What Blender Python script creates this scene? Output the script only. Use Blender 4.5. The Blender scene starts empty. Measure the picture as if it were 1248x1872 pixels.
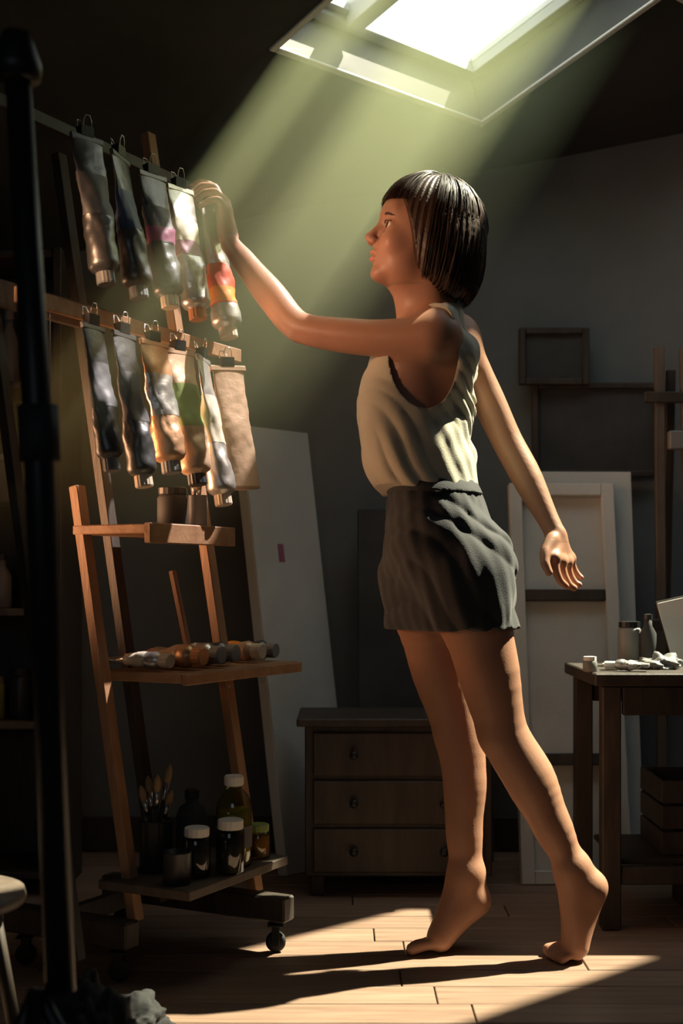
import bpy, bmesh, math, random
import numpy as np
from mathutils import Vector, Matrix, noise

random.seed(7)
SC = bpy.context.scene
COL = SC.collection
PI = math.pi

# ------------------------------------------------------------------ camera
F = 2400.0                      # focal length in photograph pixels
EYE = 0.78                      # camera height
HOR = 1060.0                    # picture row of the horizon
cam_data = bpy.data.cameras.new('camera')
cam_data.sensor_fit = 'VERTICAL'
cam_data.sensor_height = 36.0
cam_data.lens = F / 1872.0 * 36.0
cam_data.shift_y = (HOR - 936.0) / 1872.0
cam_data.clip_start = 0.02
cam_data.dof.use_dof = True
cam_data.dof.focus_distance = 2.76
cam_data.dof.aperture_fstop = 3.2
cam = bpy.data.objects.new('camera', cam_data)
COL.objects.link(cam)
cam.location = (0, 0, EYE)
cam.rotation_euler = (PI / 2, 0, 0)
SC.camera = cam

# ------------------------------------------------------------------ sky, sun, added fills, exposure
SUN_DIR = Vector((0.51, 0.25, 0.82)).normalized()      # towards the sun
world = bpy.data.worlds.new('sky')
SC.world = world
world.use_nodes = True
wn = world.node_tree
wn.nodes['Background'].inputs[0].default_value = (0.86, 0.94, 1.0, 1)
wn.nodes['Background'].inputs[1].default_value = 2.2

sun_data = bpy.data.lights.new('sun', 'SUN')
sun_data.energy = 20.0
sun_data.angle = math.radians(0.9)
sun_data.color = (1.0, 0.93, 0.72)
sun = bpy.data.objects.new('sun', sun_data)
COL.objects.link(sun)
sun.location = (3, 4.5, 6)
sun.rotation_euler = (-SUN_DIR).to_track_quat('-Z', 'Y').to_euler()


def area_fill(name, loc, target, size, power, color, spread=PI):
    d = bpy.data.lights.new(name, 'AREA')
    d.shape = 'SQUARE'
    d.size = size
    d.energy = power
    d.color = color
    d.spread = spread
    o = bpy.data.objects.new(name, d)
    COL.objects.link(o)
    o.location = loc
    o.rotation_euler = (Vector(target) - Vector(loc)).to_track_quat('-Z', 'Y').to_euler()
    return o


area_fill('cool_fill', (-0.6, -1.0, 1.5), (0.2, 3.0, 0.8), 1.2, 3.0, (0.72, 0.86, 1.0))  # added cool fill behind the camera, with no source in the room
area_fill('warm_fill_body', (-1.02, 2.80, 0.92), (0.12, 2.80, 1.15), 0.45, 3.0, (1.0, 0.50, 0.25), math.radians(60))  # unseen warm fill added for chest, arm and legs
area_fill('warm_fill_face', (-0.82, 2.16, 1.42), (0.08, 2.80, 1.44), 0.16, 0.65, (1.0, 0.55, 0.30), math.radians(42))  # second added warm fill, aimed at face and chest

SC.view_settings.view_transform = 'Standard'
SC.view_settings.look = 'None'
SC.view_settings.gamma = 1
SC.view_settings.use_curve_mapping = False
SC.view_settings.exposure = 0.0
SC.cycles.use_denoising = True
SC.cycles.max_bounces = 8
SC.cycles.volume_bounces = 0
SC.cycles.volume_step_rate = 1.0
SC.cycles.sample_clamp_indirect = 4.0
SC.render.film_transparent = False


# ------------------------------------------------------------------ helpers
def P(px, py, Y):
    """World point seen at a picture position, at distance Y."""
    return Vector(((px - 624.0) / F * Y, Y, EYE - (py - HOR) / F * Y))


def link_mesh(name, me, mat, parent=None, smooth=True, matrix=None):
    if mat is not None and not me.materials:
        me.materials.append(mat)
    if smooth:
        me.polygons.foreach_set('use_smooth', [True] * len(me.polygons))
    o = bpy.data.objects.new(name, me)
    COL.objects.link(o)
    if parent is not None:
        o.parent = parent
    if matrix is not None:
        o.matrix_local = matrix
    return o


def obj(name, bm, mat, parent=None, smooth=False, matrix=None):
    me = bpy.data.meshes.new(name)
    bmesh.ops.recalc_face_normals(bm, faces=bm.faces)
    bm.to_mesh(me)
    bm.free()
    return link_mesh(name, me, mat, parent, smooth, matrix)


def tag(o, label=None, cat=None, group=None, kind=None):
    if label: o['label'] = label
    if cat: o['category'] = cat
    if group: o['group'] = group
    if kind: o['kind'] = kind
    return o


def thing(name, label, cat, loc=(0, 0, 0), group=None, matrix=None):
    o = bpy.data.objects.new(name, None)
    o.empty_display_size = 0.05
    COL.objects.link(o)
    o.location = loc
    if matrix is not None:
        o.matrix_world = matrix
    return tag(o, label, cat, group)


def bx(bm, c, s, m=None, bev=0.0, seg=1):
    """Box centre c, full size s, optional matrix, bevelled edges."""
    r = bmesh.ops.create_cube(bm, size=1.0)
    vs = r['verts']
    for v in vs:
        v.co = Vector((v.co.x * s[0], v.co.y * s[1], v.co.z * s[2]))
    if bev > 0:
        es = list({e for v in vs for e in v.link_edges})
        rr = bmesh.ops.bevel(bm, geom=es, offset=bev, segments=seg, affect='EDGES', profile=0.5)
        vs = list({v for f in rr['faces'] for v in f.verts} | {v for v in vs if v.is_valid})
        # every vertex of this box
        seen, st = set(vs), list(vs)
        while st:
            v = st.pop()
            for e in v.link_edges:
                w = e.other_vert(v)
                if w not in seen:
                    seen.add(w); st.append(w)
        vs = list(seen)
    T = Matrix.Translation(Vector(c))
    if m is not None:
        T = T @ m.to_4x4()
    for v in vs:
        v.co = T @ v.co
    return vs


def frame_from(x, z):
    """Rotation whose local Z is z and local X close to x."""
    z = Vector(z).normalized()
    y = z.cross(Vector(x)).normalized()
    x = y.cross(z).normalized()
    m = Matrix((x, y, z)).transposed()
    return m


def beam(bm, a, b, w, h, side=(0, 0, 1), bev=0.0):
    """Rectangular bar from a to b; w along 'side' x axis direction, h across it."""
    a, b = Vector(a), Vector(b)
    z = (b - a)
    m = frame_from(side, z)
    return bx(bm, (a + b) / 2, (w, h, z.length), m, bev)


def lathe(bm, prof, n=24, m=None, cap=True, mod=None):
    """Rings of (radius, height) about Z."""
    rings = []
    for (r, z) in prof:
        ring = []
        for i in range(n):
            a = 2 * PI * i / n
            rr = r * (mod(i, z) if mod else 1.0)
            co = Vector((rr * math.cos(a), rr * math.sin(a), z))
            if m is not None:
                co = m @ co
            ring.append(bm.verts.new(co))
        rings.append(ring)
    for k in range(len(rings) - 1):
        for i in range(n):
            j = (i + 1) % n
            bm.faces.new((rings[k][i], rings[k][j], rings[k + 1][j], rings[k + 1][i]))
    if cap:
        bm.faces.new(list(reversed(rings[0])))
        bm.faces.new(rings[-1])
    return rings


def tube(bm, pts, r, n=8, cap=True):
    """Round tube along a polyline; r a number or a list."""
    pts = [Vector(p) for p in pts]
    rs = r if isinstance(r, (list, tuple)) else [r] * len(pts)
    rings = []
    prev = None
    for i, p in enumerate(pts):
        d = (pts[min(i + 1, len(pts) - 1)] - pts[max(i - 1, 0)]).normalized()
        if prev is None:
            up = Vector((0, 0, 1)) if abs(d.z) < 0.9 else Vector((1, 0, 0))
            x = d.cross(up).normalized()
        else:
            x = (prev - d * prev.dot(d)).normalized()
        prev = x
        y = d.cross(x)
        rings.append([bm.verts.new(p + (x * math.cos(2 * PI * k / n) + y * math.sin(2 * PI * k / n)) * rs[i]) for k in range(n)])
    for a in range(len(rings) - 1):
        for k in range(n):
            j = (k + 1) % n
            bm.faces.new((rings[a][k], rings[a][j], rings[a + 1][j], rings[a + 1][k]))
    if cap and n > 2:
        bm.faces.new(list(reversed(rings[0])))
        bm.faces.new(rings[-1])


# ------------------------------------------------------------------ materials
MATS = {}


def mat(name, color, rough=0.6, metal=0.0, var=0.0, scale=6.0, bump=0.0, bscale=60.0, stretch=None,
        coat=0.0, spec=0.5, sss=0.0, alpha=None, color2=None, trans=0.0, ior=1.45, sheen=0.0):
    m = bpy.data.materials.new(name)
    m.use_nodes = True
    nt = m.node_tree
    b = nt.nodes['Principled BSDF']
    b.inputs['Base Color'].default_value = (*color, 1)
    b.inputs['Roughness'].default_value = rough
    b.inputs['Metallic'].default_value = metal
    b.inputs['Specular IOR Level'].default_value = spec
    b.inputs['Coat Weight'].default_value = coat
    b.inputs['IOR'].default_value = ior
    b.inputs['Transmission Weight'].default_value = trans
    b.inputs['Sheen Weight'].default_value = sheen
    if sss:
        b.inputs['Subsurface Weight'].default_value = sss
        b.inputs['Subsurface Radius'].default_value = (1.0, 0.35, 0.2)
        b.inputs['Subsurface Scale'].default_value = 0.012
    tc = nt.nodes.new('ShaderNodeTexCoord')
    src = tc.outputs['Object']
    if stretch:
        mp = nt.nodes.new('ShaderNodeMapping')
        mp.inputs['Scale'].default_value = stretch
        nt.links.new(src, mp.inputs['Vector'])
        src = mp.outputs['Vector']
    if var > 0 or color2:
        n1 = nt.nodes.new('ShaderNodeTexNoise')
        n1.inputs['Scale'].default_value = scale
        n1.inputs['Detail'].default_value = 6
        n1.inputs['Roughness'].default_value = 0.6
        nt.links.new(src, n1.inputs['Vector'])
        rp = nt.nodes.new('ShaderNodeValToRGB')
        c2 = color2 if color2 else tuple(min(1, c * (1 + var)) for c in color)
        c1 = color if color2 else tuple(c * (1 - var) for c in color)
        rp.color_ramp.elements[0].position = 0.32
        rp.color_ramp.elements[0].color = (*c1, 1)
        rp.color_ramp.elements[1].position = 0.68
        rp.color_ramp.elements[1].color = (*c2, 1)
        nt.links.new(n1.outputs['Fac'], rp.inputs['Fac'])
        nt.links.new(rp.outputs['Color'], b.inputs['Base Color'])
    if bump > 0:
        n2 = nt.nodes.new('ShaderNodeTexNoise')
        n2.inputs['Scale'].default_value = bscale
        n2.inputs['Detail'].default_value = 4
        nt.links.new(src, n2.inputs['Vector'])
        bp = nt.nodes.new('ShaderNodeBump')
        bp.inputs['Strength'].default_value = bump
        bp.inputs['Distance'].default_value = 0.004
        nt.links.new(n2.outputs['Fac'], bp.inputs['Height'])
        nt.links.new(bp.outputs['Normal'], b.inputs['Normal'])
    MATS[name] = m
    return m


def glass_mat(name, tint, gloss=0.12, rough=0.02):
    """Pane: mostly clear, tinted, with a mirror sheen that grows towards grazing."""
    m = bpy.data.materials.new(name)
    m.use_nodes = True
    nt = m.node_tree
    nt.nodes.clear()
    out = nt.nodes.new('ShaderNodeOutputMaterial')
    tr = nt.nodes.new('ShaderNodeBsdfTransparent')
    tr.inputs[0].default_value = (*tint, 1)
    gl = nt.nodes.new('ShaderNodeBsdfGlossy')
    gl.inputs['Roughness'].default_value = rough
    lw = nt.nodes.new('ShaderNodeLayerWeight')
    lw.inputs['Blend'].default_value = 0.5
    fr = nt.nodes.new('ShaderNodeMath')
    fr.operation = 'POWER'
    fr.inputs[1].default_value = 4.0
    nt.links.new(lw.outputs['Facing'], fr.inputs[0])
    ad = nt.nodes.new('ShaderNodeMath')
    ad.operation = 'ADD'
    ad.inputs[1].default_value = gloss
    ad.use_clamp = True
    mx = nt.nodes.new('ShaderNodeMixShader')
    nt.links.new(fr.outputs[0], ad.inputs[0])
    nt.links.new(ad.outputs[0], mx.inputs[0])
    nt.links.new(tr.outputs[0], mx.inputs[1])
    nt.links.new(gl.outputs[0], mx.inputs[2])
    nt.links.new(mx.outputs[0], out.inputs['Surface'])
    return m


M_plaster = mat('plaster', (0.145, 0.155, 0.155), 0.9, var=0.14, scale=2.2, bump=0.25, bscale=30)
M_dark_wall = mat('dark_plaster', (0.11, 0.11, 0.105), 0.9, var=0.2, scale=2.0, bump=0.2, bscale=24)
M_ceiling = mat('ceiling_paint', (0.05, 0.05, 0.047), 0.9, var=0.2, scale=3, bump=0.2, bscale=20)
M_board = mat('floor_board', (0.20, 0.122, 0.082), 0.5, color2=(0.31, 0.20, 0.145), scale=7, bump=0.35, bscale=14, stretch=(0.5, 7, 7))
M_board2 = mat('floor_board_dark', (0.17, 0.105, 0.07), 0.52, color2=(0.27, 0.175, 0.125), scale=8, bump=0.35, bscale=14, stretch=(0.5, 7, 7))
M_subfloor = mat('subfloor', (0.05, 0.04, 0.03), 0.9)
M_white = mat('white_paint', (0.78, 0.77, 0.70), 0.45, var=0.05, scale=5)
M_sash = mat('sash_paint', (0.50, 0.50, 0.47), 0.5, var=0.08, scale=5)
M_pine = mat('pine', (0.27, 0.14, 0.068), 0.5, color2=(0.42, 0.235, 0.12), scale=5, bump=0.2, bscale=20, stretch=(6, 6, 0.8))
M_pine_h = mat('pine_board', (0.27, 0.14, 0.068), 0.5, color2=(0.42, 0.235, 0.12), scale=5, bump=0.2, bscale=20, stretch=(0.8, 6, 6))
M_darkwood = mat('dark_wood', (0.045, 0.034, 0.026), 0.55, var=0.35, scale=6, bump=0.2, bscale=20, stretch=(5, 5, 1))
M_midwood = mat('mid_wood', (0.105, 0.078, 0.058), 0.55, var=0.25, scale=6, bump=0.2, bscale=20, stretch=(5, 5, 1))
M_black = mat('black_metal', (0.018, 0.018, 0.018), 0.42, metal=0.3)
M_rubber = mat('rubber', (0.02, 0.02, 0.02), 0.7)
M_steel = mat('steel', (0.55, 0.55, 0.53), 0.3, metal=1.0)
M_foil = mat('tube_foil', (0.62, 0.60, 0.55), 0.33, metal=0.75, var=0.06, scale=20, bump=0.3, bscale=45)
M_foil_tan = mat('tube_tan_foil', (0.56, 0.38, 0.24), 0.42, metal=0.35, var=0.08, scale=20, bump=0.3, bscale=45)
M_foil_copper = mat('tube_copper_foil', (0.60, 0.34, 0.18), 0.38, metal=0.45, var=0.1, scale=18, bump=0.3, bscale=45)
M_foil_grey_shaded = mat('tube_grey_shaded_foil', (0.13, 0.13, 0.13), 0.36, metal=0.7, var=0.1, scale=20, bump=0.3, bscale=45)  # grey foil, darkened to put shade on tubes outside the sunbeam
M_cap_grey = mat('cap_grey', (0.20, 0.20, 0.19), 0.45)
M_cap_black = mat('cap_black', (0.03, 0.03, 0.03), 0.4)
M_cap_orange = mat('cap_orange', (0.62, 0.27, 0.11), 0.45)
M_cap_cream = mat('cap_cream', (0.62, 0.52, 0.38), 0.45)
M_lab_red = mat('label_red', (0.66, 0.10, 0.045), 0.5)
M_lab_orange = mat('label_orange', (0.78, 0.28, 0.03), 0.5)
M_lab_cream = mat('label_cream', (0.62, 0.56, 0.42), 0.55)
M_lab_green = mat('label_green', (0.26, 0.34, 0.10), 0.5)
M_lab_grey = mat('label_grey', (0.12, 0.12, 0.12), 0.55)
M_lab_purple = mat('label_purple', (0.30, 0.10, 0.17), 0.5)
M_lab_blue = mat('label_blue', (0.07, 0.10, 0.17), 0.5)
M_canvas = mat('canvas_cloth', (0.62, 0.61, 0.55), 0.85, var=0.06, scale=3, bump=0.3, bscale=300)
M_canvas_grey = mat('canvas_grey', (0.50, 0.50, 0.47), 0.85, var=0.12, scale=3, bump=0.3, bscale=300)
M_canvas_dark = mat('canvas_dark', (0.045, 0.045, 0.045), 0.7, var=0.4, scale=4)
M_pane = glass_mat('window_pane', (0.97, 0.98, 0.95), 0.02)
M_jar = glass_mat('jar_glass', (0.60, 0.62, 0.52), 0.08, 0.05)
M_bottle = glass_mat('bottle_glass', (0.66, 0.66, 0.36), 0.10, 0.04)
M_oil = mat('linseed_oil', (0.50, 0.44, 0.09), 0.2, trans=0.2)
M_skin = mat('skin', (0.40, 0.205, 0.13), 0.46, var=0.05, scale=14, bump=0.08, bscale=260, sss=0.25, spec=0.45)
M_lips = mat('lips', (0.58, 0.19, 0.15), 0.4, sss=0.2)
M_nail = mat('nail', (0.72, 0.46, 0.38), 0.3)
M_hair = mat('hair', (0.040, 0.019, 0.010), 0.46, spec=0.38, var=0.25, scale=40)
M_brow = mat('brow', (0.05, 0.028, 0.018), 0.7)
M_eye_white = mat('eye_white', (0.72, 0.68, 0.64), 0.2)
M_iris = mat('iris', (0.06, 0.03, 0.02), 0.15)
M_top = mat('cotton_top', (0.46, 0.42, 0.32), 0.85, var=0.06, scale=12, bump=0.25, bscale=420, sheen=0.25)
M_shorts = mat('dark_denim', (0.026, 0.026, 0.028), 0.85, var=0.15, scale=18, bump=0.35, bscale=500, sheen=0.2)
M_thread = mat('cotton_cord', (0.5, 0.48, 0.42), 0.8)
M_paper = mat('paper', (0.66, 0.65, 0.60), 0.8)
M_cloth_dark = mat('drop_cloth', (0.022, 0.022, 0.022), 0.9, var=0.3, scale=6, bump=0.4, bscale=60)
M_bristle = mat('bristle', (0.30, 0.20, 0.10), 0.7)
M_green_paint = mat('green_yellow_paint', (0.26, 0.27, 0.05), 0.4)


# ------------------------------------------------------------------ room shell
XL, XR, YF, YB = -1.7, 2.45, -1.25, 3.78
U = Vector((0.729, 0.684, 0)).normalized()              # along the eaves of the roof slope
T = Vector((0.658, -0.701, 0.275)).normalized()         # up the slope
N = -(U.cross(T)).normalized()                          # out of the roof
CRN = Vector((0.3735, 3.50, 2.005))                      # lower right corner of the skylight


def roof(u, t, n=0.0):
    return CRN + U * u + T * t + N * n


def cz(x, y):
    """Height of the ceiling over a floor point."""
    return CRN.z - (N.x * (x - CRN.x) + N.y * (y - CRN.y)) / N.z


H1 = (-0.708, 0.0, 0.0, 0.95)        # u0, u1, t0, t1 of the skylight in view
H2 = (0.05, 1.36, 0.60, 1.40)       # unseen opening added to let sun onto the floor, back and legs
us = sorted({-5.6, H1[0], H1[1], H2[0], H2[1], 3.4})
ts = sorted({-2.2, H1[2], H1[3], H2[2], H2[3], 5.4})
bm = bmesh.new()


def in_hole(u, t):
    return any(h[0] < u < h[1] and h[2] < t < h[3] for h in (H1, H2))


gv = {}
for i, u in enumerate(us):
    for j, t in enumerate(ts):
        gv[i, j, 0] = bm.verts.new(roof(u, t, 0))
        gv[i, j, 1] = bm.verts.new(roof(u, t, 0.16))
solid = {(i, j): not in_hole((us[i] + us[i + 1]) / 2, (ts[j] + ts[j + 1]) / 2)
         for i in range(len(us) - 1) for j in range(len(ts) - 1)}
for (i, j), s in solid.items():
    if not s:
        continue
    for k in (0, 1):
        bm.faces.new((gv[i, j, k], gv[i + 1, j, k], gv[i + 1, j + 1, k], gv[i, j + 1, k]))
    for (di, dj, a, b) in ((-1, 0, (i, j), (i, j + 1)), (1, 0, (i + 1, j), (i + 1, j + 1)),
                           (0, -1, (i, j), (i + 1, j)), (0, 1, (i, j + 1), (i + 1, j + 1))):
        if not solid.get((i + di, j + dj), False):
            bm.faces.new((gv[a[0], a[1], 0], gv[b[0], b[1], 0], gv[b[0], b[1], 1], gv[a[0], a[1], 1]))
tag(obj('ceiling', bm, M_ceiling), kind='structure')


def wall(name, a, b, out, m):
    """Upright slab between two floor points reaching the slope of the roof."""
    bm = bmesh.new()
    a, b, out = Vector(a), Vector(b), Vector(out) * 0.12
    vs = []
    for p in (a, b, b + out, a + out):
        vs.append(bm.verts.new((p.x, p.y, -0.1)))
    for p, q in ((a, a), (b, b), (b + out, b), (a + out, a)):
        vs.append(bm.verts.new((p.x, p.y, cz(q.x, q.y) + 0.05)))
    for f in ((0, 1, 2, 3), (4, 5, 6, 7), (0, 1, 5, 4), (1, 2, 6, 5), (2, 3, 7, 6), (3, 0, 4, 7)):
        bm.faces.new([vs[k] for k in f])
    return tag(obj(name, bm, m), kind='structure')


wall('wall_back', (XL, YB, 0), (XR, YB, 0), (0, 1, 0), M_plaster)
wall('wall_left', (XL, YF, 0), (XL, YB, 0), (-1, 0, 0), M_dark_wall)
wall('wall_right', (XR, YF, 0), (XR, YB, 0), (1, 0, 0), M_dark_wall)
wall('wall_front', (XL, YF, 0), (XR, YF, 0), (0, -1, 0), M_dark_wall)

bm = bmesh.new()
bx(bm, ((XL + XR) / 2, (YF + YB) / 2, -0.06), (XR - XL + 0.2, YB - YF + 0.2, 0.08))
floor = tag(obj('floor', bm, M_subfloor), kind='structure')
rw = 0.105
y = YB - rw / 2
row = 0
board_cache = {}
while y > YF:
    lens = [1.35, 0.95, 1.2, 1.1] if y > 1.8 else [XR - XL]
    x = XL - (0.37 * (row * 5 % 7) / 7.0 * 2 if y > 1.8 else 0)
    k = 0
    while x < XR - 0.02:
        L = lens[(k + row) % len(lens)]
        x0, x1 = max(x, XL), min(x + L, XR)
        if x1 - x0 > 0.05:
            bm = bmesh.new()
            bx(bm, (0, 0, -0.01), (x1 - x0 - 0.003, rw - 0.004, 0.02), None, 0.0012)
            tilt = random.uniform(-0.0006, 0.0006)
            o = obj('floor_board', bm, M_board if (row + k) % 2 else M_board2, floor,
                    matrix=Matrix.Translation(((x0 + x1) / 2, y, tilt)))
        x += L
        k += 1
    y -= rw
    row += 1

bm = bmesh.new()
bx(bm, ((XL + XR) / 2, YB - 0.008, 0.05), (XR - XL, 0.016, 0.10), None, 0.003)
tag(obj('baseboard_back', bm, M_darkwood), kind='structure')


def skylight(name, H, mull_u):
    u0, u1, t0, t1 = H
    root = thing(name, None, None)
    root['kind'] = 'structure'
    R = Matrix((U, T, N)).transposed()
    th, dp = 0.018, 0.185

    def slab(nm, m, a0, a1, b0, b1, n0, n1, bev=0.002):
        bm = bmesh.new()
        bx(bm, roof((a0 + a1) / 2, (b0 + b1) / 2, (n0 + n1) / 2), (a1 - a0, b1 - b0, n1 - n0), R, bev)
        return obj(nm, bm, m, root)
    # lining boards of the shaft
    slab('lining_board', M_white, u0, u1, t0 - th, t0, -0.006, dp)
    slab('lining_board', M_white, u0, u1, t1, t1 + th, -0.006, dp)
    slab('lining_board', M_white, u0 - th, u0, t0 - th, t1 + th, -0.006, dp)
    slab('lining_board', M_white, u1, u1 + th, t0 - th, t1 + th, -0.006, dp)
    # fixed frame
    w = 0.032
    a, b = 0.115, 0.16
    slab('frame_rail', M_sash, u0, u1, t0, t0 + w, a, b)
    slab('frame_rail', M_sash, u0, u1, t1 - w, t1, a, b)
    slab('frame_rail', M_sash, u0, u0 + w, t0 + w, t1 - w, a, b)
    slab('frame_rail', M_sash, u1 - w, u1, t0 + w, t1 - w, a, b)
    if mull_u is None:
        slab('pane', M_pane, u0 + w, u1 - w, t0 + w, t1 - w, 0.142, 0.146, 0)
        return root
    slab('mullion', M_sash, mull_u - 0.024, mull_u + 0.024, t0 + w, t1 - w, 0.10, b + 0.004)
    # inner sash of the small left light
    g = 0.02
    slab('sash_rail', M_sash, u0 + w, mull_u - 0.024, t0 + w, t0 + w + g, 0.13, 0.155)
    slab('pane', M_pane, u0 + w, mull_u - 0.024, t0 + w + g, t1 - w, 0.142, 0.146, 0)
    slab('pane', M_pane, mull_u + 0.024, u1 - w, t0 + w, t1 - w, 0.142, 0.146, 0)
    return root


skylight('window_1', H1, H1[0] + 0.235)
skylight('added_window', H2, None)

# ------------------------------------------------------------------ dust haze hanging under the skylight
hz = bpy.data.materials.new('dust_haze')
hz.use_nodes = True
nt = hz.node_tree
nt.nodes.clear()
out = nt.nodes.new('ShaderNodeOutputMaterial')
vs_ = nt.nodes.new('ShaderNodeVolumeScatter')
vs_.inputs['Color'].default_value = (0.90, 1.0, 0.50, 1)
vs_.inputs['Anisotropy'].default_value = 0.45
geo = nt.nodes.new('ShaderNodeNewGeometry')
sp = nt.nodes.new('ShaderNodeSeparateXYZ')
mr = nt.nodes.new('ShaderNodeMapRange')
mr.interpolation_type = 'SMOOTHSTEP'
mr.inputs['From Min'].default_value = 0.80
mr.inputs['From Max'].default_value = 1.75
mr.inputs['To Min'].default_value = 0.0
mr.inputs['To Max'].default_value = 0.60
nt.links.new(geo.outputs['Position'], sp.inputs[0])
nt.links.new(sp.outputs['Z'], mr.inputs['Value'])
nt.links.new(mr.outputs['Result'], vs_.inputs['Density'])
nt.links.new(vs_.outputs[0], out.inputs['Volume'])
bm = bmesh.new()
mg = 0.05
base = [roof(H1[0] - mg, H1[2] - mg, -0.012), roof(H1[1] + mg, H1[2] - mg, -0.012),
        roof(H1[1] + mg, H1[2] + 0.50, -0.012), roof(H1[0] - mg, H1[2] + 0.50, -0.012)]
top = [bm.verts.new(p) for p in base]
bot = []
for p in base:
    k = (p.z - 0.78) / SUN_DIR.z
    bot.append(bm.verts.new(p - SUN_DIR * k))
for i in range(4):
    j = (i + 1) % 4
    bm.faces.new((top[i], top[j], bot[j], bot[i]))
bm.faces.new(top)
bm.faces.new(bot)
haze = obj('dust_haze', bm, hz)
tag(haze, 'pale dusty haze lit by the sun slanting down from the skylight', 'haze', kind='stuff')


# ------------------------------------------------------------------ the person: one smooth implicit surface
def A(v):
    return np.array((v[0], v[1], v[2]), dtype=np.float32)


class Field:
    """Smooth union of rounded cones and ellipsoids, sampled on a grid."""

    def __init__(self):
        self.p = []

    def cone(self, a, b, ra, rb, k=0.02, op='add'):
        a, b = A(a), A(b)
        r = max(ra, rb)
        lo, hi = np.minimum(a, b) - r, np.maximum(a, b) + r
        ba = b - a
        bb = float(ba @ ba) + 1e-12

        def fn(x, y, z):
            px, py, pz = x - a[0], y - a[1], z - a[2]
            h = np.clip((px * ba[0] + py * ba[1] + pz * ba[2]) / bb, 0, 1)
            dx, dy, dz = px - ba[0] * h, py - ba[1] * h, pz - ba[2] * h
            return np.sqrt(dx * dx + dy * dy + dz * dz) - (ra + (rb - ra) * h)
        self.p.append((fn, lo, hi, k, op))

    def chain(self, pts, rs, k=0.02, sub=5):
        """A limb: one tapering tube along a smooth curve, with no swelling at its joints."""
        if len(pts) == 2:
            return self.cone(pts[0], pts[1], rs[0], rs[1], k)
        q = [A(p) for p in pts]
        q = [2 * q[0] - q[1]] + q + [2 * q[-1] - q[-2]]
        r = [rs[0]] + list(rs) + [rs[-1]]
        C, R_ = [], []
        for i in range(1, len(q) - 2):
            for j in range(sub):
                t = j / sub
                b = (-0.5 * t ** 3 + t * t - 0.5 * t, 1.5 * t ** 3 - 2.5 * t * t + 1, -1.5 * t ** 3 + 2 * t * t + 0.5 * t, 0.5 * t ** 3 - 0.5 * t * t)
                b2 = (b[0] * 0.5, b[1], b[2], b[3] * 0.5)
                lin = q[i] * (1 - t) + q[i + 1] * t
                cr = sum(q[i - 1 + m] * b[m] for m in range(4))
                C.append(lin * 0.35 + cr * 0.65)
                e = t * t * (3 - 2 * t)
                R_.append(r[i] * (1 - e) + r[i + 1] * e)
        C.append(q[-2]); R_.append(r[-2])
        m_ = max(rs)
        lo, hi = np.min(C, 0) - m_, np.max(C, 0) + m_
        segs = [(C[i], C[i + 1] - C[i], R_[i], R_[i + 1]) for i in range(len(C) - 1)]

        def fn(x, y, z):
            D = None
            for a, ba, ra, rb in segs:
                px, py, pz = x - a[0], y - a[1], z - a[2]
                h = np.clip((px * ba[0] + py * ba[1] + pz * ba[2]) / (float(ba @ ba) + 1e-12), 0, 1)
                dx, dy, dz = px - ba[0] * h, py - ba[1] * h, pz - ba[2] * h
                d = np.sqrt(dx * dx + dy * dy + dz * dz) - (ra + (rb - ra) * h)
                D = d if D is None else np.minimum(D, d)
            return D
        self.p.append((fn, lo, hi, k, 'add'))

    def ell(self, c, rad, k=0.02, op='add', m=None):
        c, rad = A(c), A(rad)
        R = np.array(m, dtype=np.float32) if m is not None else np.eye(3, dtype=np.float32)
        r = np.abs(R) @ rad
        q = float(rad.min())

        def fn(x, y, z):
            px, py, pz = x - c[0], y - c[1], z - c[2]
            u = (px * R[0, 0] + py * R[1, 0] + pz * R[2, 0]) / rad[0]
            v = (px * R[0, 1] + py * R[1, 1] + pz * R[2, 1]) / rad[1]
            w = (px * R[0, 2] + py * R[1, 2] + pz * R[2, 2]) / rad[2]
            k0 = np.sqrt(u * u + v * v + w * w)
            k1 = np.sqrt((u / rad[0]) ** 2 + (v / rad[1]) ** 2 + (w / rad[2]) ** 2) + 1e-6
            return k0 * (k0 - 1.0) / k1
        self.p.append((fn, c - r, c + r, k, op))

    def post(self, fn):
        """fn(d, x, y, z) -> d, on the whole grid."""
        self.p.append((fn, None, None, 0, 'post'))

    def sample(self, lo, hi, h):
        lo, hi = np.array(lo, np.float32), np.array(hi, np.float32)
        n = np.ceil((hi - lo) / h).astype(int) + 1
        D = np.full(tuple(n), 0.08, np.float32)
        ax = [lo[i] + h * np.arange(n[i], dtype=np.float32) for i in range(3)]
        for fn, a, b, k, op in self.p:
            if op == 'post':
                X, Y, Z = ax[0][:, None, None], ax[1][None, :, None], ax[2][None, None, :]
                D = fn(D, X, Y, Z)
                continue
            mgn = 0.03 + k
            i0 = np.clip(np.floor((a - mgn - lo) / h).astype(int), 0, n)
            i1 = np.clip(np.ceil((b + mgn - lo) / h).astype(int) + 1, 0, n)
            if np.any(i1 <= i0):
                continue
            sl = tuple(slice(i0[i], i1[i]) for i in range(3))
            X, Y, Z = ax[0][sl[0]][:, None, None], ax[1][sl[1]][None, :, None], ax[2][sl[2]][None, None, :]
            d = fn(X, Y, Z)
            o = D[sl]
            if op == 'add':
                hh = np.clip(0.5 + 0.5 * (o - d) / k, 0, 1)
                D[sl] = o + (d - o) * hh - k * hh * (1 - hh)
            else:                                   # smooth subtraction
                hh = np.clip(0.5 - 0.5 * (o + d) / k, 0, 1)
                D[sl] = o + (-d - o) * hh + k * hh * (1 - hh)
        return D, lo, h


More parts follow.
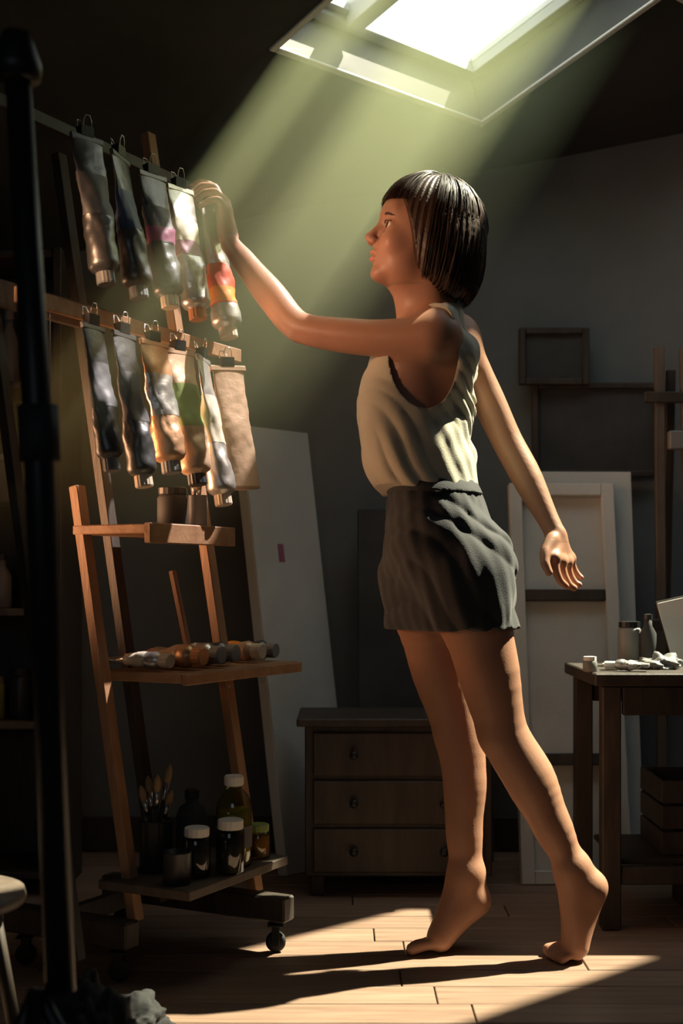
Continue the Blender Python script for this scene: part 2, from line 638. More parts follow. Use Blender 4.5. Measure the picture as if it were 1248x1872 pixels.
def nets(D, lo, h, drop=()):
    """Naive surface nets. Returns (verts, quads)."""
    I = D < 0
    n = np.array(D.shape) - 1
    c = [I[dx:dx + n[0], dy:dy + n[1], dz:dz + n[2]] for dx in (0, 1) for dy in (0, 1) for dz in (0, 1)]
    s = np.zeros(tuple(n), np.uint8)
    for q in c:
        s += q
    act = (s > 0) & (s < 8)
    idx = np.argwhere(act)
    if len(idx) == 0:
        return np.zeros((0, 3)), np.zeros((0, 4), int)
    num = np.full(tuple(n), -1, np.int64)
    num[act] = np.arange(len(idx))
    acc = np.zeros((len(idx), 3), np.float32)
    cnt = np.zeros(len(idx), np.float32)
    cor = [(0, 0, 0), (1, 0, 0), (0, 1, 0), (1, 1, 0), (0, 0, 1), (1, 0, 1), (0, 1, 1), (1, 1, 1)]
    val = {q: D[idx[:, 0] + q[0], idx[:, 1] + q[1], idx[:, 2] + q[2]] for q in cor}
    for a in cor:
        for d in range(3):
            if a[d]:
                continue
            b = list(a); b[d] = 1; b = tuple(b)
            va, vb = val[a], val[b]
            x = (va < 0) != (vb < 0)
            t = np.where(x, va / np.where(x, va - vb, 1), 0)
            p = np.tile(np.array(a, np.float32), (len(idx), 1))
            p[:, d] += t
            acc += p * x[:, None]
            cnt += x
    V = lo + h * (idx + acc / cnt[:, None])
    quads = []
    for d in range(3):
        e, f = (d + 1) % 3, (d + 2) % 3
        sa = [slice(None)] * 3; sb = [slice(None)] * 3
        sa[d] = slice(0, -1); sb[d] = slice(1, None)
        ch = I[tuple(sa)] != I[tuple(sb)]
        E = np.argwhere(ch)
        ok = (E[:, e] > 0) & (E[:, f] > 0) & (E[:, e] < n[e]) & (E[:, f] < n[f]) & (E[:, d] < n[d])
        E = E[ok]
        ins = I[E[:, 0], E[:, 1], E[:, 2]]
        q = []
        for (de, df) in ((0, 0), (-1, 0), (-1, -1), (0, -1)):
            G = E.copy(); G[:, e] += de; G[:, f] += df
            q.append(num[G[:, 0], G[:, 1], G[:, 2]])
        q = np.stack(q, 1)
        q[~ins] = q[~ins][:, ::-1]
        quads.append(q)
    Q = np.concatenate(quads)
    Q = Q[(Q >= 0).all(1)]
    if len(drop):
        C = V[Q].mean(1)
        keep = np.ones(len(Q), bool)
        for a, b in drop:
            keep &= ~((C > np.array(a)) & (C < np.array(b))).all(1)
        Q = Q[keep]
    return V, Q


def np_mesh(name, parts):
    Vs, Qs, o = [], [], 0
    for V, Q in parts:
        used = np.unique(Q)
        mp = np.full(len(V), -1); mp[used] = np.arange(len(used))
        Vs.append(V[used]); Qs.append(mp[Q] + o); o += len(used)
    V = np.concatenate(Vs); Q = np.concatenate(Qs)
    me = bpy.data.meshes.new(name)
    me.vertices.add(len(V)); me.vertices.foreach_set('co', V.astype(np.float32).ravel())
    me.loops.add(len(Q) * 4); me.loops.foreach_set('vertex_index', Q.astype(np.int32).ravel())
    me.polygons.add(len(Q))
    me.polygons.foreach_set('loop_start', np.arange(0, len(Q) * 4, 4, dtype=np.int32))
    me.update(calc_edges=True)
    me.validate()
    return me


# --- head frame
HS = 1.07
HC = P(770, 437, 2.775)
hf = Vector((-0.95, -0.19, 0.21)).normalized()     # where the face points
hl = Vector((0, 0, 1)).cross(hf).normalized()       # her left, towards the camera
hu = hf.cross(hl).normalized()
HR = Matrix((hf, hl, hu)).transposed()


def H(f, l, u):
    return HC + (hf * f + hl * l + hu * u) * HS


def hloc(x, y, z):
    """Grid coordinates in the head's own axes."""
    px, py, pz = x - HC.x, y - HC.y, z - HC.z
    return ((px * hf.x + py * hf.y + pz * hf.z) / HS, (px * hl.x + py * hl.y + pz * hl.z) / HS,
            (px * hu.x + py * hu.y + pz * hu.z) / HS)


# --- joints, left = near the camera
Lsh, Lel, Lwr = P(785, 619, 2.665), P(548, 599, 2.74), P(421, 447, 2.885)
Rsh, Rel, Rwr = P(832, 615, 2.91), P(926, 805, 2.91), P(1013, 972, 2.84)
Lhip, Lkn, Lan = P(856, 1085, 2.70), P(919, 1338, 2.705), P(1046, 1588, 2.70)
Rhip, Rkn, Ran = P(782, 1085, 2.83), P(838, 1340, 2.82), P(852, 1598, 2.79)
tf = Vector((-0.93, 0.36, 0)).normalized()          # chest direction
tl = Vector((0, 0, 1)).cross(tf).normalized()
TR = Matrix((tf, tl, Vector((0, 0, 1)))).transposed()
pf = Vector((-0.985, 0.17, 0)).normalized()
pl = Vector((0, 0, 1)).cross(pf).normalized()
PR = Matrix((pf, pl, Vector((0, 0, 1)))).transposed()


def torso(F_, g=0.0, arms=True):
    F_.ell(P(768, 690, 2.79), (0.092 + g, 0.132 + g, 0.135 + g), 0.03, m=TR)
    F_.ell(P(774, 800, 2.785), (0.080 + g, 0.112 + g, 0.13 + g), 0.05, m=TR)
    F_.ell(P(789, 870, 2.775), (0.080 + g, 0.115 + g, 0.10 + g), 0.05, m=PR)
    F_.ell(P(803, 985, 2.765), (0.100 + g, 0.138 + g, 0.115 + g), 0.05, m=PR)
    F_.ell(P(718, 725, 2.76), (0.045 + g, 0.05 + g, 0.055 + g), 0.03, m=TR)
    F_.ell(P(724, 725, 2.88), (0.045 + g, 0.05 + g, 0.055 + g), 0.03, m=TR)
    F_.cone(Rsh, P(790, 590, 2.80), 0.042 + g, 0.045 + g, 0.03)
    F_.cone(P(795, 604, 2.68), P(788, 592, 2.80), 0.042 + g, 0.045 + g, 0.03)
    F_.cone(P(820, 650, 2.72), P(812, 720, 2.74), 0.05 + g, 0.045 + g, 0.03)
    F_.cone(P(832, 650, 2.88), P(820, 740, 2.85), 0.045 + g, 0.04 + g, 0.03)


B = Field()
torso(B)
# neck
B.cone(P(786, 592, 2.80), P(776, 505, 2.775), 0.052, 0.050, 0.03)
B.cone(P(752, 560, 2.785), P(744, 530, 2.775), 0.030, 0.032, 0.03)
# buttocks and hips
B.ell(P(862, 1035, 2.71), (0.075, 0.072, 0.085), 0.04)
B.ell(P(850, 1030, 2.83), (0.070, 0.070, 0.08), 0.04)
# legs
B.chain([Lhip, P(886, 1200, 2.70), Lkn, P(966, 1420, 2.705), P(1004, 1500, 2.70), Lan], [0.084, 0.066, 0.051, 0.053, 0.042, 0.029], 0.03)
B.ell(P(903, 1340, 2.70), (0.030, 0.034, 0.04), 0.02)
B.chain([Rhip, P(800, 1200, 2.83), Rkn, P(849, 1425, 2.81), P(848, 1510, 2.80), Ran], [0.086, 0.066, 0.052, 0.047, 0.040, 0.033], 0.03)
B.ell(P(822, 1338, 2.82), (0.030, 0.034, 0.04), 0.02)


def foot(F_, an, heel, ball, toe_dir, side, sgn, toe_len):
    """Foot up on its toes; toes spread across 'side', big toe on the sgn side."""
    F_.cone(an, heel, 0.031, 0.029, 0.02)
    F_.cone(an, ball + side * sgn * 0.014, 0.034, 0.022, 0.025)
    F_.cone(heel, ball - side * sgn * 0.016, 0.028, 0.020, 0.025)
    F_.cone(heel, ball + side * sgn * 0.016, 0.026, 0.021, 0.025)
    F_.cone(an, ball - side * sgn * 0.020, 0.028, 0.017, 0.02)
    for i, (o, r, L) in enumerate(((0.028, 0.0125, 1.0), (0.009, 0.0095, 1.02), (-0.006, 0.009, 0.93), (-0.019, 0.0085, 0.82), (-0.031, 0.008, 0.68))):
        a = ball + side * sgn * o * 0.95
        a.z = max(0.016, ball.z - 0.006) - 0.002 * i
        m_ = a + toe_dir * toe_len * L * 0.5
        m_.z = r + 0.007
        e = a + toe_dir * toe_len * L + side * sgn * o * 0.15
        e.z = r + 0.0005
        F_.chain([a, m_, e], [r + 0.002, r - 0.001, r], 0.0045)


Lball = P(1052, 1715, 2.70); Lball.z = 0.030
Rball = P(803, 1712, 2.765); Rball.z = 0.028
foot(B, Lan, P(1078, 1622, 2.70), Lball, Vector((-0.97, -0.1, 0)).normalized(), Vector((0, 1, 0)), 1, 0.052)
foot(B, Ran, P(866, 1645, 2.79), Rball, Vector((-0.99, -0.12, 0)).normalized(), Vector((0, 1, 0)), -1, 0.060)

# arms
B.ell(P(797, 616, 2.675), (0.048, 0.045, 0.047), 0.03)
B.chain([Lsh, P(665, 617, 2.70), Lel, P(497, 542, 2.79), P(452, 486, 2.845), Lwr], [0.043, 0.037, 0.032, 0.033, 0.027, 0.0215], 0.02)
B.ell(P(838, 622, 2.915), (0.045, 0.045, 0.05), 0.03)
B.chain([Rsh, P(884, 715, 2.92), Rel, P(957, 862, 2.89), Rwr], [0.044, 0.037, 0.034, 0.034, 0.022], 0.02)

# near hand, fingers closed on the clip
HY = 2.925


def hand(F_, wr, kn, fingers, thumb, pr=0.0155):
    """kn: four knuckles index..little; fingers: lists of three further joints."""
    for i, k_ in enumerate(kn):
        F_.cone(wr, k_, 0.018 if i in (1, 2) else 0.016, pr - 0.003, 0.012)
    for i in range(3):
        F_.cone(kn[i], kn[i + 1], pr - 0.004, pr - 0.004, 0.01)
    for i, fg in enumerate(fingers):
        r = (0.0088, 0.0092, 0.0088, 0.0078)[i]
        F_.chain([kn[i]] + fg, [r + 0.001, r, r - 0.0008, r - 0.0018], 0.005)
    F_.chain(thumb, [0.015, 0.0125, 0.0102, 0.0085], 0.009)


kn = [P(398, 362, HY + 0.035), P(404, 366, HY + 0.014), P(410, 374, HY - 0.008), P(414, 386, HY - 0.028)]
fg = [[P(386, 340, HY + 0.040), P(366, 333, HY + 0.034), P(350, 342, HY + 0.026)],
      [P(392, 343, HY + 0.014), P(370, 340, HY + 0.010), P(353, 352, HY + 0.004)],
      [P(397, 352, HY - 0.012), P(376, 352, HY - 0.014), P(358, 364, HY - 0.012)],
      [P(401, 366, HY - 0.034), P(384, 366, HY - 0.034), P(367, 377, HY - 0.028)]]
th = [P(412, 425, HY + 0.012), P(396, 402, HY + 0.036), P(377, 384, HY + 0.040), P(361, 367, HY + 0.030)]
hand(B, P(417, 432, 2.90), kn, fg, th)
nails_L = [(fg[0][1], fg[0][2]), (fg[1][1], fg[1][2]), (fg[2][1], fg[2][2]), (fg[3][1], fg[3][2])]

# far hand hanging, fingers loosely curled
RY = 2.83
kn2 = [P(1013, 1020, RY - 0.034), P(1024, 1026, RY - 0.012), P(1034, 1027, RY + 0.010), P(1041, 1021, RY + 0.030)]
fg2 = [[P(1017, 1046, RY - 0.038), P(1024, 1062, RY - 0.036), P(1034, 1071, RY - 0.030)],
       [P(1031, 1053, RY - 0.014), P(1040, 1069, RY - 0.013), P(1049, 1075, RY - 0.009)],
       [P(1042, 1053, RY + 0.012), P(1051, 1066, RY + 0.012), P(1058, 1069, RY + 0.011)],
       [P(1049, 1041, RY + 0.034), P(1056, 1051, RY + 0.033), P(1062, 1056, RY + 0.030)]]
th2 = [P(1009, 986, RY - 0.014), P(997, 1008, RY - 0.036), P(996, 1029, RY - 0.050), P(1003, 1046, RY - 0.054)]
hand(B, P(1017, 982, 2.84), kn2, fg2, th2)

# head
B.ell(H(-0.012, 0, 0.032), (0.094 * HS, 0.074 * HS, 0.086 * HS), 0.02, m=HR)
B.ell(H(0.034, 0, -0.020), (0.050 * HS, 0.056 * HS, 0.078 * HS), 0.03, m=HR)
B.ell(H(0.030, 0, -0.068), (0.043 * HS, 0.045 * HS, 0.036 * HS), 0.025, m=HR)
B.ell(H(0.069, 0, -0.090), (0.016 * HS, 0.018 * HS, 0.014 * HS), 0.02, m=HR)
B.ell(H(0.068, 0, 0.034), (0.018 * HS, 0.045 * HS, 0.026 * HS), 0.02, m=HR)
B.ell(H(0.071, 0, -0.046), (0.018 * HS, 0.026 * HS, 0.026 * HS), 0.015, m=HR)
for s in (-1, 1):
    B.ell(H(0.062, s * 0.036, -0.030), (0.020 * HS, 0.018 * HS, 0.022 * HS), 0.02, m=HR)     # cheek
    B.ell(H(0.092, s * 0.030, 0.000), (0.020 * HS, 0.017 * HS, 0.013 * HS), 0.012, 'sub', HR)  # socket
    B.ell(H(0.066, s * 0.031, -0.001), (0.0150 * HS,) * 3, 0.004, m=HR)                       # lids
    B.ell(H(0.083, s * 0.033, -0.001), (0.012 * HS, 0.012 * HS, 0.0052 * HS), 0.002, 'sub', HR)  # lid opening
    B.ell(H(0.094, s * 0.009, -0.031), (0.008 * HS, 0.0065 * HS, 0.006 * HS), 0.005, m=HR)    # nostril wing
    B.ell(H(-0.004, s * 0.073, -0.008), (0.017 * HS, 0.007 * HS, 0.028 * HS), 0.006, m=HR)    # ear
    B.ell(H(0.000, s * 0.081, -0.006), (0.009 * HS, 0.005 * HS, 0.017 * HS), 0.004, 'sub', HR)
B.cone(H(0.080, 0, 0.010), H(0.1025, 0, -0.024), 0.0075 * HS, 0.0085 * HS, 0.010)
B.ell(H(0.0850, 0, -0.0515), (0.0085 * HS, 0.017 * HS, 0.0058 * HS), 0.004, m=HR)
B.ell(H(0.0832, 0, -0.0640), (0.0085 * HS, 0.015 * HS, 0.0062 * HS), 0.004, m=HR)
B.ell(H(0.098, 0, -0.0578), (0.012 * HS, 0.022 * HS, 0.0012 * HS), 0.002, 'sub', HR)          # line of the mouth
# cut flat where the toes press on the boards
B.post(lambda D, X, Y, Z: np.maximum(D, 0.0012 - Z))


def box_of(pts, m):
    lo = [min(p[i] for p in pts) - m for i in range(3)]
    hi = [max(p[i] for p in pts) + m for i in range(3)]
    return lo, hi


fine = []
hb = ([HC.x - 0.15, HC.y - 0.12, HC.z - 0.105], [HC.x + 0.15, HC.y + 0.12, HC.z + 0.15])
fine.append((hb, 0.0024))
fine.append((box_of(kn + sum(fg, []) + th, 0.022), 0.0019))
fine.append((box_of(kn2 + sum(fg2, []) + th2[1:], 0.022), 0.0021))
fine.append((([P(975, 1700, 2.7).x, 2.63, -0.01], [P(1110, 1700, 2.7).x, 2.765, 0.10]), 0.0025))
fine.append((([P(715, 1700, 2.77).x, 2.69, -0.01], [P(900, 1700, 2.77).x, 2.85, 0.09]), 0.0025))
parts_ = []
for (lo, hi), h in fine:
    D, l0, hh = B.sample(lo, hi, h)
    parts_.append(nets(D, l0, hh))
D, l0, hh = B.sample((-0.40, 2.50, -0.02), (0.62, 3.06, 1.76), 0.0048)
shr = 0.004
parts_.append(nets(D, l0, hh, drop=[([a + shr for a in lo], [b - shr for b in hi]) for (lo, hi), h in fine]))
person = thing('person', 'barefoot person in sleeveless top and dark shorts, on tiptoe, reaching for a hanging tube',
               'person', loc=(P(930, 1700, 2.75).x, 2.75, 0))
PI_ = Matrix.Translation(-person.location)


def pchild(name, me_or_bm, m, smooth=True, label=None):
    if isinstance(me_or_bm, bmesh.types.BMesh):
        o = obj(name, me_or_bm, m, person, smooth, PI_)
    else:
        o = link_mesh(name, me_or_bm, m, person, smooth, PI_)
    if label: o['label'] = label
    return o


pchild('body', np_mesh('body', parts_), M_skin)

# --- eyes, lips, brows
for s in (-1, 1):
    bm = bmesh.new()
    bmesh.ops.create_uvsphere(bm, u_segments=24, v_segments=16, radius=0.0128 * HS, matrix=Matrix.Translation(H(0.0675, s * 0.031, -0.001)))
    eye = pchild('eye', bm, M_eye_white)
    bm = bmesh.new()
    look = (hf + hu * 0.06).normalized()
    q = frame_from(hl, look).to_4x4()
    lathe(bm, [(0.0001, 0.0), (0.0042, -0.0002), (0.0074 * HS, -0.0020)], 20, Matrix.Translation(H(0.0675, s * 0.031, -0.001) + look * 0.0134 * HS) @ q, cap=False)
    obj('iris', bm, M_iris, eye, True)
    bm = bmesh.new()
    pts = [H(0.084 - 0.0025 * abs(k - 1.2) ** 1.6, s * (0.016 + 0.0095 * k), 0.0205 + 0.0020 * k - 0.0011 * k * k) for k in np.linspace(0, 3.4, 8)]
    tube(bm, pts, [0.0018, 0.0028, 0.0032, 0.0032, 0.0029, 0.0024, 0.0018, 0.0008], 6)
    pchild('eyebrow', bm, M_brow)
    bm = bmesh.new()
    pts = [H(0.0835 - 0.0045 * ((k - 1.3) / 1.7) ** 2, s * (0.020 + 0.0085 * k), 0.0035 + 0.0022 * math.sin(k * PI / 3)) for k in np.linspace(0, 3, 7)]
    tube(bm, pts, [0.0006, 0.0013, 0.0016, 0.0018, 0.0016, 0.0013, 0.0005], 5)
    pchild('eyelashes', bm, M_brow)
LF = Field()
LF.ell(H(0.0857, 0, -0.0512), (0.0088 * HS, 0.0165 * HS, 0.0050 * HS), 0.003, m=HR)
LF.ell(H(0.0839, 0, -0.0640), (0.0088 * HS, 0.0145 * HS, 0.0055 * HS), 0.003, m=HR)
LF.ell(H(0.098, 0, -0.0578), (0.012 * HS, 0.022 * HS, 0.0012 * HS), 0.001, 'sub', HR)
D, l0, hh = LF.sample(H(0.085, 0, -0.058) - Vector((0.03, 0.03, 0.02)), H(0.085, 0, -0.058) + Vector((0.03, 0.03, 0.02)), 0.0012)
pchild('lips', np_mesh('lips', [nets(D, l0, hh)]), M_lips)

# --- finger nails of both hands
for a, b in nails_L:
    d = (b - a).normalized()
    up = (Vector((0.35, -0.25, 1)) - d * Vector((0.35, -0.25, 1)).dot(d)).normalized()
    bm = bmesh.new()
    q = frame_from(d, up).to_4x4()
    bmesh.ops.create_uvsphere(bm, u_segments=12, v_segments=8, radius=1.0,
                              matrix=Matrix.Translation(b - d * 0.001 + up * 0.0058) @ q @ Matrix.Diagonal((0.006, 0.0046, 0.0016, 1)))
    pchild('fingernail', bm, M_nail)

# --- top
TP = Field()
torso(TP, 0.011)
TP.ell(P(752, 840, 2.775), (0.098, 0.124, 0.085), 0.04, m=TR)
TP.ell(P(742, 760, 2.78), (0.095, 0.130, 0.12), 0.04, m=TR)


def top_cut(D, X, Y, Z):
    z_hem = EYE + (1060 - 897) / F * 2.76
    # loose diagonal folds running from the armpit down to the back
    u = (X - P(740, 720, 2.76).x) * 0.75 - (Z - P(740, 720, 2.76).z) * 0.0
    w = (Z - 1.15) + (X - 0.15) * 0.9
    msk = np.clip((1.26 - Z) / 0.10, 0, 1) * np.clip((X - 0.055) / 0.07, 0.12, 1) * np.clip((Z - 0.95) / 0.05, 0.25, 1)
    w = (Z - 1.15) * 0.85 + (X - 0.15) * 0.95 + 0.02 * np.sin(Z * 22 + Y * 9)
    f1 = np.sin(w * 74 + 1.6 * np.sin(Y * 15 + Z * 8))
    f1 = 1 - np.abs(f1) ** 0.8 * 1.7
    D = D + 0.0062 * msk * f1 * (0.55 + 0.45 * np.sin(X * 21 + Z * 11 + 1.0))
    D = D - 0.0045 * np.clip((X - 0.12) / 0.1, 0, 1) * np.sin(X * 60 - Z * 52 + np.sin(Z * 20)) * np.clip((Z - 0.94) / 0.2, 0, 1)
    D = D + 0.0012 * np.sin(X * 130 + Y * 90 + Z * 70)
    D = np.maximum(D, z_hem + 0.010 * np.sin(X * 40 + Y * 25) - Z)
    # arm holes
    for c, ax_, r in ((P(776, 640, 2.64), (-tl * 0.0 + Vector((0.02, -1, 0.12))).normalized(), 0.070), (P(858, 640, 2.95), Vector((0.3, 1, 0.0)).normalized(), 0.062)):
        px, py, pz = X - c.x, Y - c.y, Z - c.z
        t = px * ax_.x + py * ax_.y + pz * ax_.z
        dx, dy, dz = px - ax_.x * np.maximum(t, -0.055), py - ax_.y * np.maximum(t, -0.055), (pz - ax_.z * np.maximum(t, -0.055)) * 0.62
        d = np.sqrt(dx * dx + dy * dy + dz * dz) - r
        D = np.maximum(D, -d)
    # neckline
    c = P(752, 575, 2.79)
    d = np.sqrt((X - c.x) ** 2 + ((Y - c.y) * 0.9) ** 2 + ((Z - c.z) * 0.95) ** 2) - 0.083
    D = np.maximum(D, -d)
    return D


TP.post(top_cut)
D, l0, hh = TP.sample((-0.02, 2.56, 0.90), (0.36, 3.02, 1.36), 0.0034)
pchild('sleeveless_top', np_mesh('sleeveless_top', [nets(D, l0, hh)]), M_top)

# --- shorts
SH = Field()
g = 0.014
SH.ell(P(790, 905, 2.77), (0.088, 0.118, 0.07), 0.05, m=PR)
SH.ell(P(800, 985, 2.765), (0.112, 0.150, 0.125), 0.05, m=PR)
SH.ell(P(866, 1035, 2.71), (0.086, 0.085, 0.095), 0.04)
SH.ell(P(852, 1030, 2.83), (0.080, 0.080, 0.09), 0.04)
SH.cone(P(848, 1060, 2.70), P(870, 1180, 2.695), 0.100, 0.092, 0.03)
SH.cone(P(780, 1050, 2.83), P(784, 1175, 2.83), 0.102, 0.094, 0.03)
SH.ell(P(815, 1120, 2.77), (0.10, 0.10, 0.09), 0.03)


def shorts_cut(D, X, Y, Z):
    zt = EYE + (1060 - 876) / F * 2.76
    D = D + 0.0040 * (1 - 1.6 * np.abs(np.sin(Z * 42 + X * 34 + 1.6 * np.sin(Y * 26 + Z * 14)))) * np.clip((1.0 - Z) / 0.12, 0.3, 1) + 0.002 * np.sin(X * 46 + Y * 30 - Z * 18)
    D = D + 0.0016 * np.sin(X * 150 + Z * 40) * np.sin(Y * 120)
    D = np.maximum(D, Z - zt)
    zb = EYE + (1060 - 1150) / F * 2.72 + 0.02 * (X - 0.2)
    D = np.maximum(D, zb + 0.003 * np.sin(X * 120 + Y * 90) - Z)
    return D


SH.post(shorts_cut)
D, l0, hh = SH.sample((0.0, 2.55, 0.62), (0.42, 3.02, 1.02), 0.0036)
shorts = pchild('shorts', np_mesh('shorts', [nets(D, l0, hh)]), M_shorts)


def ring_band(zc, hgt, fld, off):
    """A belt-like band that follows a field's outline between two heights."""
    G = Field()
    G.p = list(fld.p[:-1])
    G.post(lambda D_, X, Y, Z: np.maximum(D_ - off, np.abs(Z - zc) - hgt / 2))
    D_, l_, h_ = G.sample((0.0, 2.55, zc - hgt), (0.42, 3.02, zc + hgt), 0.003)
    return np_mesh('band', [nets(D_, l_, h_)])


o = link_mesh('waistband', ring_band(EYE + (1060 - 890) / F * 2.76, 0.030, SH, 0.004), M_shorts, shorts, True)
bm = bmesh.new()                                  # knotted tie at the back of the hem
k0 = P(917, 1112, 2.68)
tube(bm, [k0 + Vector((-0.012, 0, 0.004)), k0 + Vector((0, -0.004, 0.006)), k0 + Vector((0.010, -0.002, -0.002)), k0 + Vector((0.012, 0, -0.014)), k0 + Vector((0.016, 0, -0.030))], [0.003, 0.005, 0.006, 0.004, 0.002], 8)
obj('hem_tie', bm, M_thread, shorts, True)

# --- hair: a cap with many strands over it
HF = Field()
HF.ell(H(-0.016, 0, 0.030), (0.106 * HS, 0.088 * HS, 0.099 * HS), 0.02, m=HR)
HF.ell(H(-0.040, 0, -0.030), (0.082 * HS, 0.090 * HS, 0.088 * HS), 0.05, m=HR)


def hair_cut(D, X, Y, Z):
    f, l, u = hloc(X, Y, Z)
    D = D + 0.0014 * np.sin(np.arctan2(l, f + 0.02) * 44 + u * 20) + 0.0008 * np.sin(np.arctan2(l, f + 0.02) * 97)
    fb = np.clip(0.052 + (u - 0.03) * 0.42, 0.006, 0.060)
    ear = 0.0
    cut = np.minimum(f - fb, 0.052 + 0.10 * np.abs(l) - u)
    D = np.maximum(D, cut)
    D = np.maximum(D, -0.106 + 0.10 * (f + 0.03) - u)
    # hollow for the neck and jaw
    n = np.sqrt(((f + 0.005) / 0.060) ** 2 + (l / 0.060) ** 2) - 1
    D = np.maximum(D, -np.maximum(n * 0.06, u + 0.05))
    return D


HF.post(hair_cut)
D, l0, hh = HF.sample(HC - Vector((0.16, 0.13, 0.15)), HC + Vector((0.17, 0.13, 0.16)), 0.0026)
hair = pchild('hair', np_mesh('hair', [nets(D, l0, hh)]), M_hair)
rnd = random.Random(3)
bm = bmesh.new()
for i in range(1500):
    ph = rnd.uniform(-PI, PI)
    aph = abs(math.degrees(ph))
    side = 1 if ph > 0 else -1
    # length: fringe, side lock, back
    fringe = aph < 50
    t0 = rnd.uniform(0.02, 0.9) if not fringe else rnd.uniform(0.02, 0.5)
    off = rnd.uniform(1.012, 1.035)
    if rnd.random() < 0.09:
        off = rnd.uniform(1.04, 1.075)
    pts = []
    wav = rnd.uniform(-0.10, 0.10)
    endu = -0.100 - rnd.uniform(-0.012, 0.012) + (0.010 if aph < 100 else 0)
    n = 11
    for k in range(n):
        q = k / (n - 1)
        if fringe:
            th_ = t0 + (math.radians(rnd.uniform(0, 1) + 76 + aph * 0.08) - t0) * q
            a = ph + wav * q
            pts.append(H(-0.016 + 0.106 * off * math.sin(th_) * math.cos(a), 0.088 * off * math.sin(th_) * math.sin(a), 0.030 + 0.099 * off * math.cos(th_)))
        else:
            a = ph if aph > 78 else side * math.radians(78 + (aph - 50) * 0.2)
            a = a + wav * q * 0.5
            u_top = 0.030 + 0.099 * math.cos(t0)
            if q < 0.5:
                th_ = t0 + (PI / 2 - t0) * q * 2
                pp = (-0.016 + 0.106 * off * math.sin(th_) * math.cos(a), 0.088 * off * math.sin(th_) * math.sin(a), 0.030 + 0.099 * off * math.cos(th_))
            else:
                g_ = (q - 0.5) * 2
                u_ = 0.030 + (endu - 0.030) * g_
                sh = (1.0 + 0.10 * math.sin(g_ * PI * 0.8) - 0.16 * g_ ** 3) * off
                pp = (-0.016 - 0.006 * g_ + 0.103 * sh * math.cos(a), 0.087 * sh * math.sin(a), u_)
            pts.append(H(*pp))
    r = rnd.uniform(0.0006, 0.0013)
    tube(bm, pts, [r * 0.6] + [r] * (n - 3) + [r * 0.7, r * 0.25], 3, cap=False)
st = obj('hair_strands', bm, M_hair, hair, True)
st['kind'] = 'stuff'


# ------------------------------------------------------------------ the leaning wooden rack
W3 = Vector((0.469, 0.883, 0)).normalized()          # along the rails, away from the camera
N3 = Vector((0.883, -0.469, 0)).normalized()         # out of the rack's face
RO = Vector((-0.18, 2.644, 0))
LEAN = 0.17


def K(s, n, z):
    """Rack coordinates: s along, n out of the leaning face, z height."""
    return RO + W3 * s + N3 * (n - LEAN * z) + Vector((0, 0, z))


UPR = (Vector((0, 0, 1)) - N3 * LEAN).normalized()   # up along the leaning face
RK = Matrix((W3, UPR.cross(W3).normalized(), UPR)).transposed()   # x along, y into the rack, z up
RL = Matrix((W3, -N3, Vector((0, 0, 1)))).transposed()            # level boards

rack = thing('drying_rack', 'tall leaning pine rack on castors holding rows of hanging tubes', 'rack', loc=K(0.03, -0.2, 0))
RI = Matrix.Translation(-rack.location)


def rbox(name, s0, s1, n0, n1, z0, z1, m=None, bev=0.002, parent=None):
    """Level board of the rack between rack coordinates (n taken at the board's own height)."""
    bm = bmesh.new()
    zc = (z0 + z1) / 2
    c = K((s0 + s1) / 2, (n0 + n1) / 2, zc)
    bx(bm, c, (s1 - s0, n1 - n0, z1 - z0), RL, bev)
    return obj(name, bm, m or M_pine_h, parent or rack, matrix=RI if parent is None else None)


def rbeam(name, a, b, w, h, m=None, side=None):
    bm = bmesh.new()
    beam(bm, a, b, w, h, side or W3, 0.0015)
    return obj(name, bm, m or M_pine, rack, matrix=RI)


# uprights
rbeam('upright', K(-0.13, -0.175, 0.10), K(-0.13, -0.175, 0.972), 0.028, 0.022)
rbeam('upright', K(0.195, -0.095, 0.10), K(0.195, -0.095, 1.80), 0.030, 0.022)
rbeam('upright', K(0.02, -0.222, 0.10), K(0.02, -0.222, 1.72), 0.030, 0.022, M_darkwood)
rbeam('upright', K(-0.40, -0.10, 0.10), K(-0.40, -0.10, 1.72), 0.024, 0.020, M_black)
rbeam('strut', K(0.12, -0.13, 0.62), K(0.10, -0.13, 0.80), 0.014, 0.012)
# rails that carry the tubes
rbeam('hanging_rail', K(-0.42, -0.022, 1.300), K(0.335, -0.022, 1.300), 0.012, 0.030, M_pine_h, N3)
rbeam('hanging_rail', K(-0.42, -0.022, 1.672), K(0.27, -0.022, 1.672), 0.012, 0.024, M_darkwood, N3)
rbeam('cross_board', K(-0.42, -0.075, 1.31), K(-0.10, -0.075, 1.31), 0.016, 0.05, M_midwood, N3)
# tray
tray = rbox('tray', -0.145, 0.165, -0.19, 0.0, 0.872, 0.891)
rbox('tray_lip', -0.145, 0.165, -0.012, 0.004, 0.853, 0.8935)
# shelf with the lying tubes
rbox('shelf', -0.104, 0.36, -0.20, 0.0, 0.574, 0.594)
rbox('shelf_edge', -0.104, 0.36, 0.0, 0.010, 0.570, 0.592)
# bottom shelf
rbox('shelf', -0.176, 0.195, -0.22, 0.0, 0.166, 0.185, M_midwood)
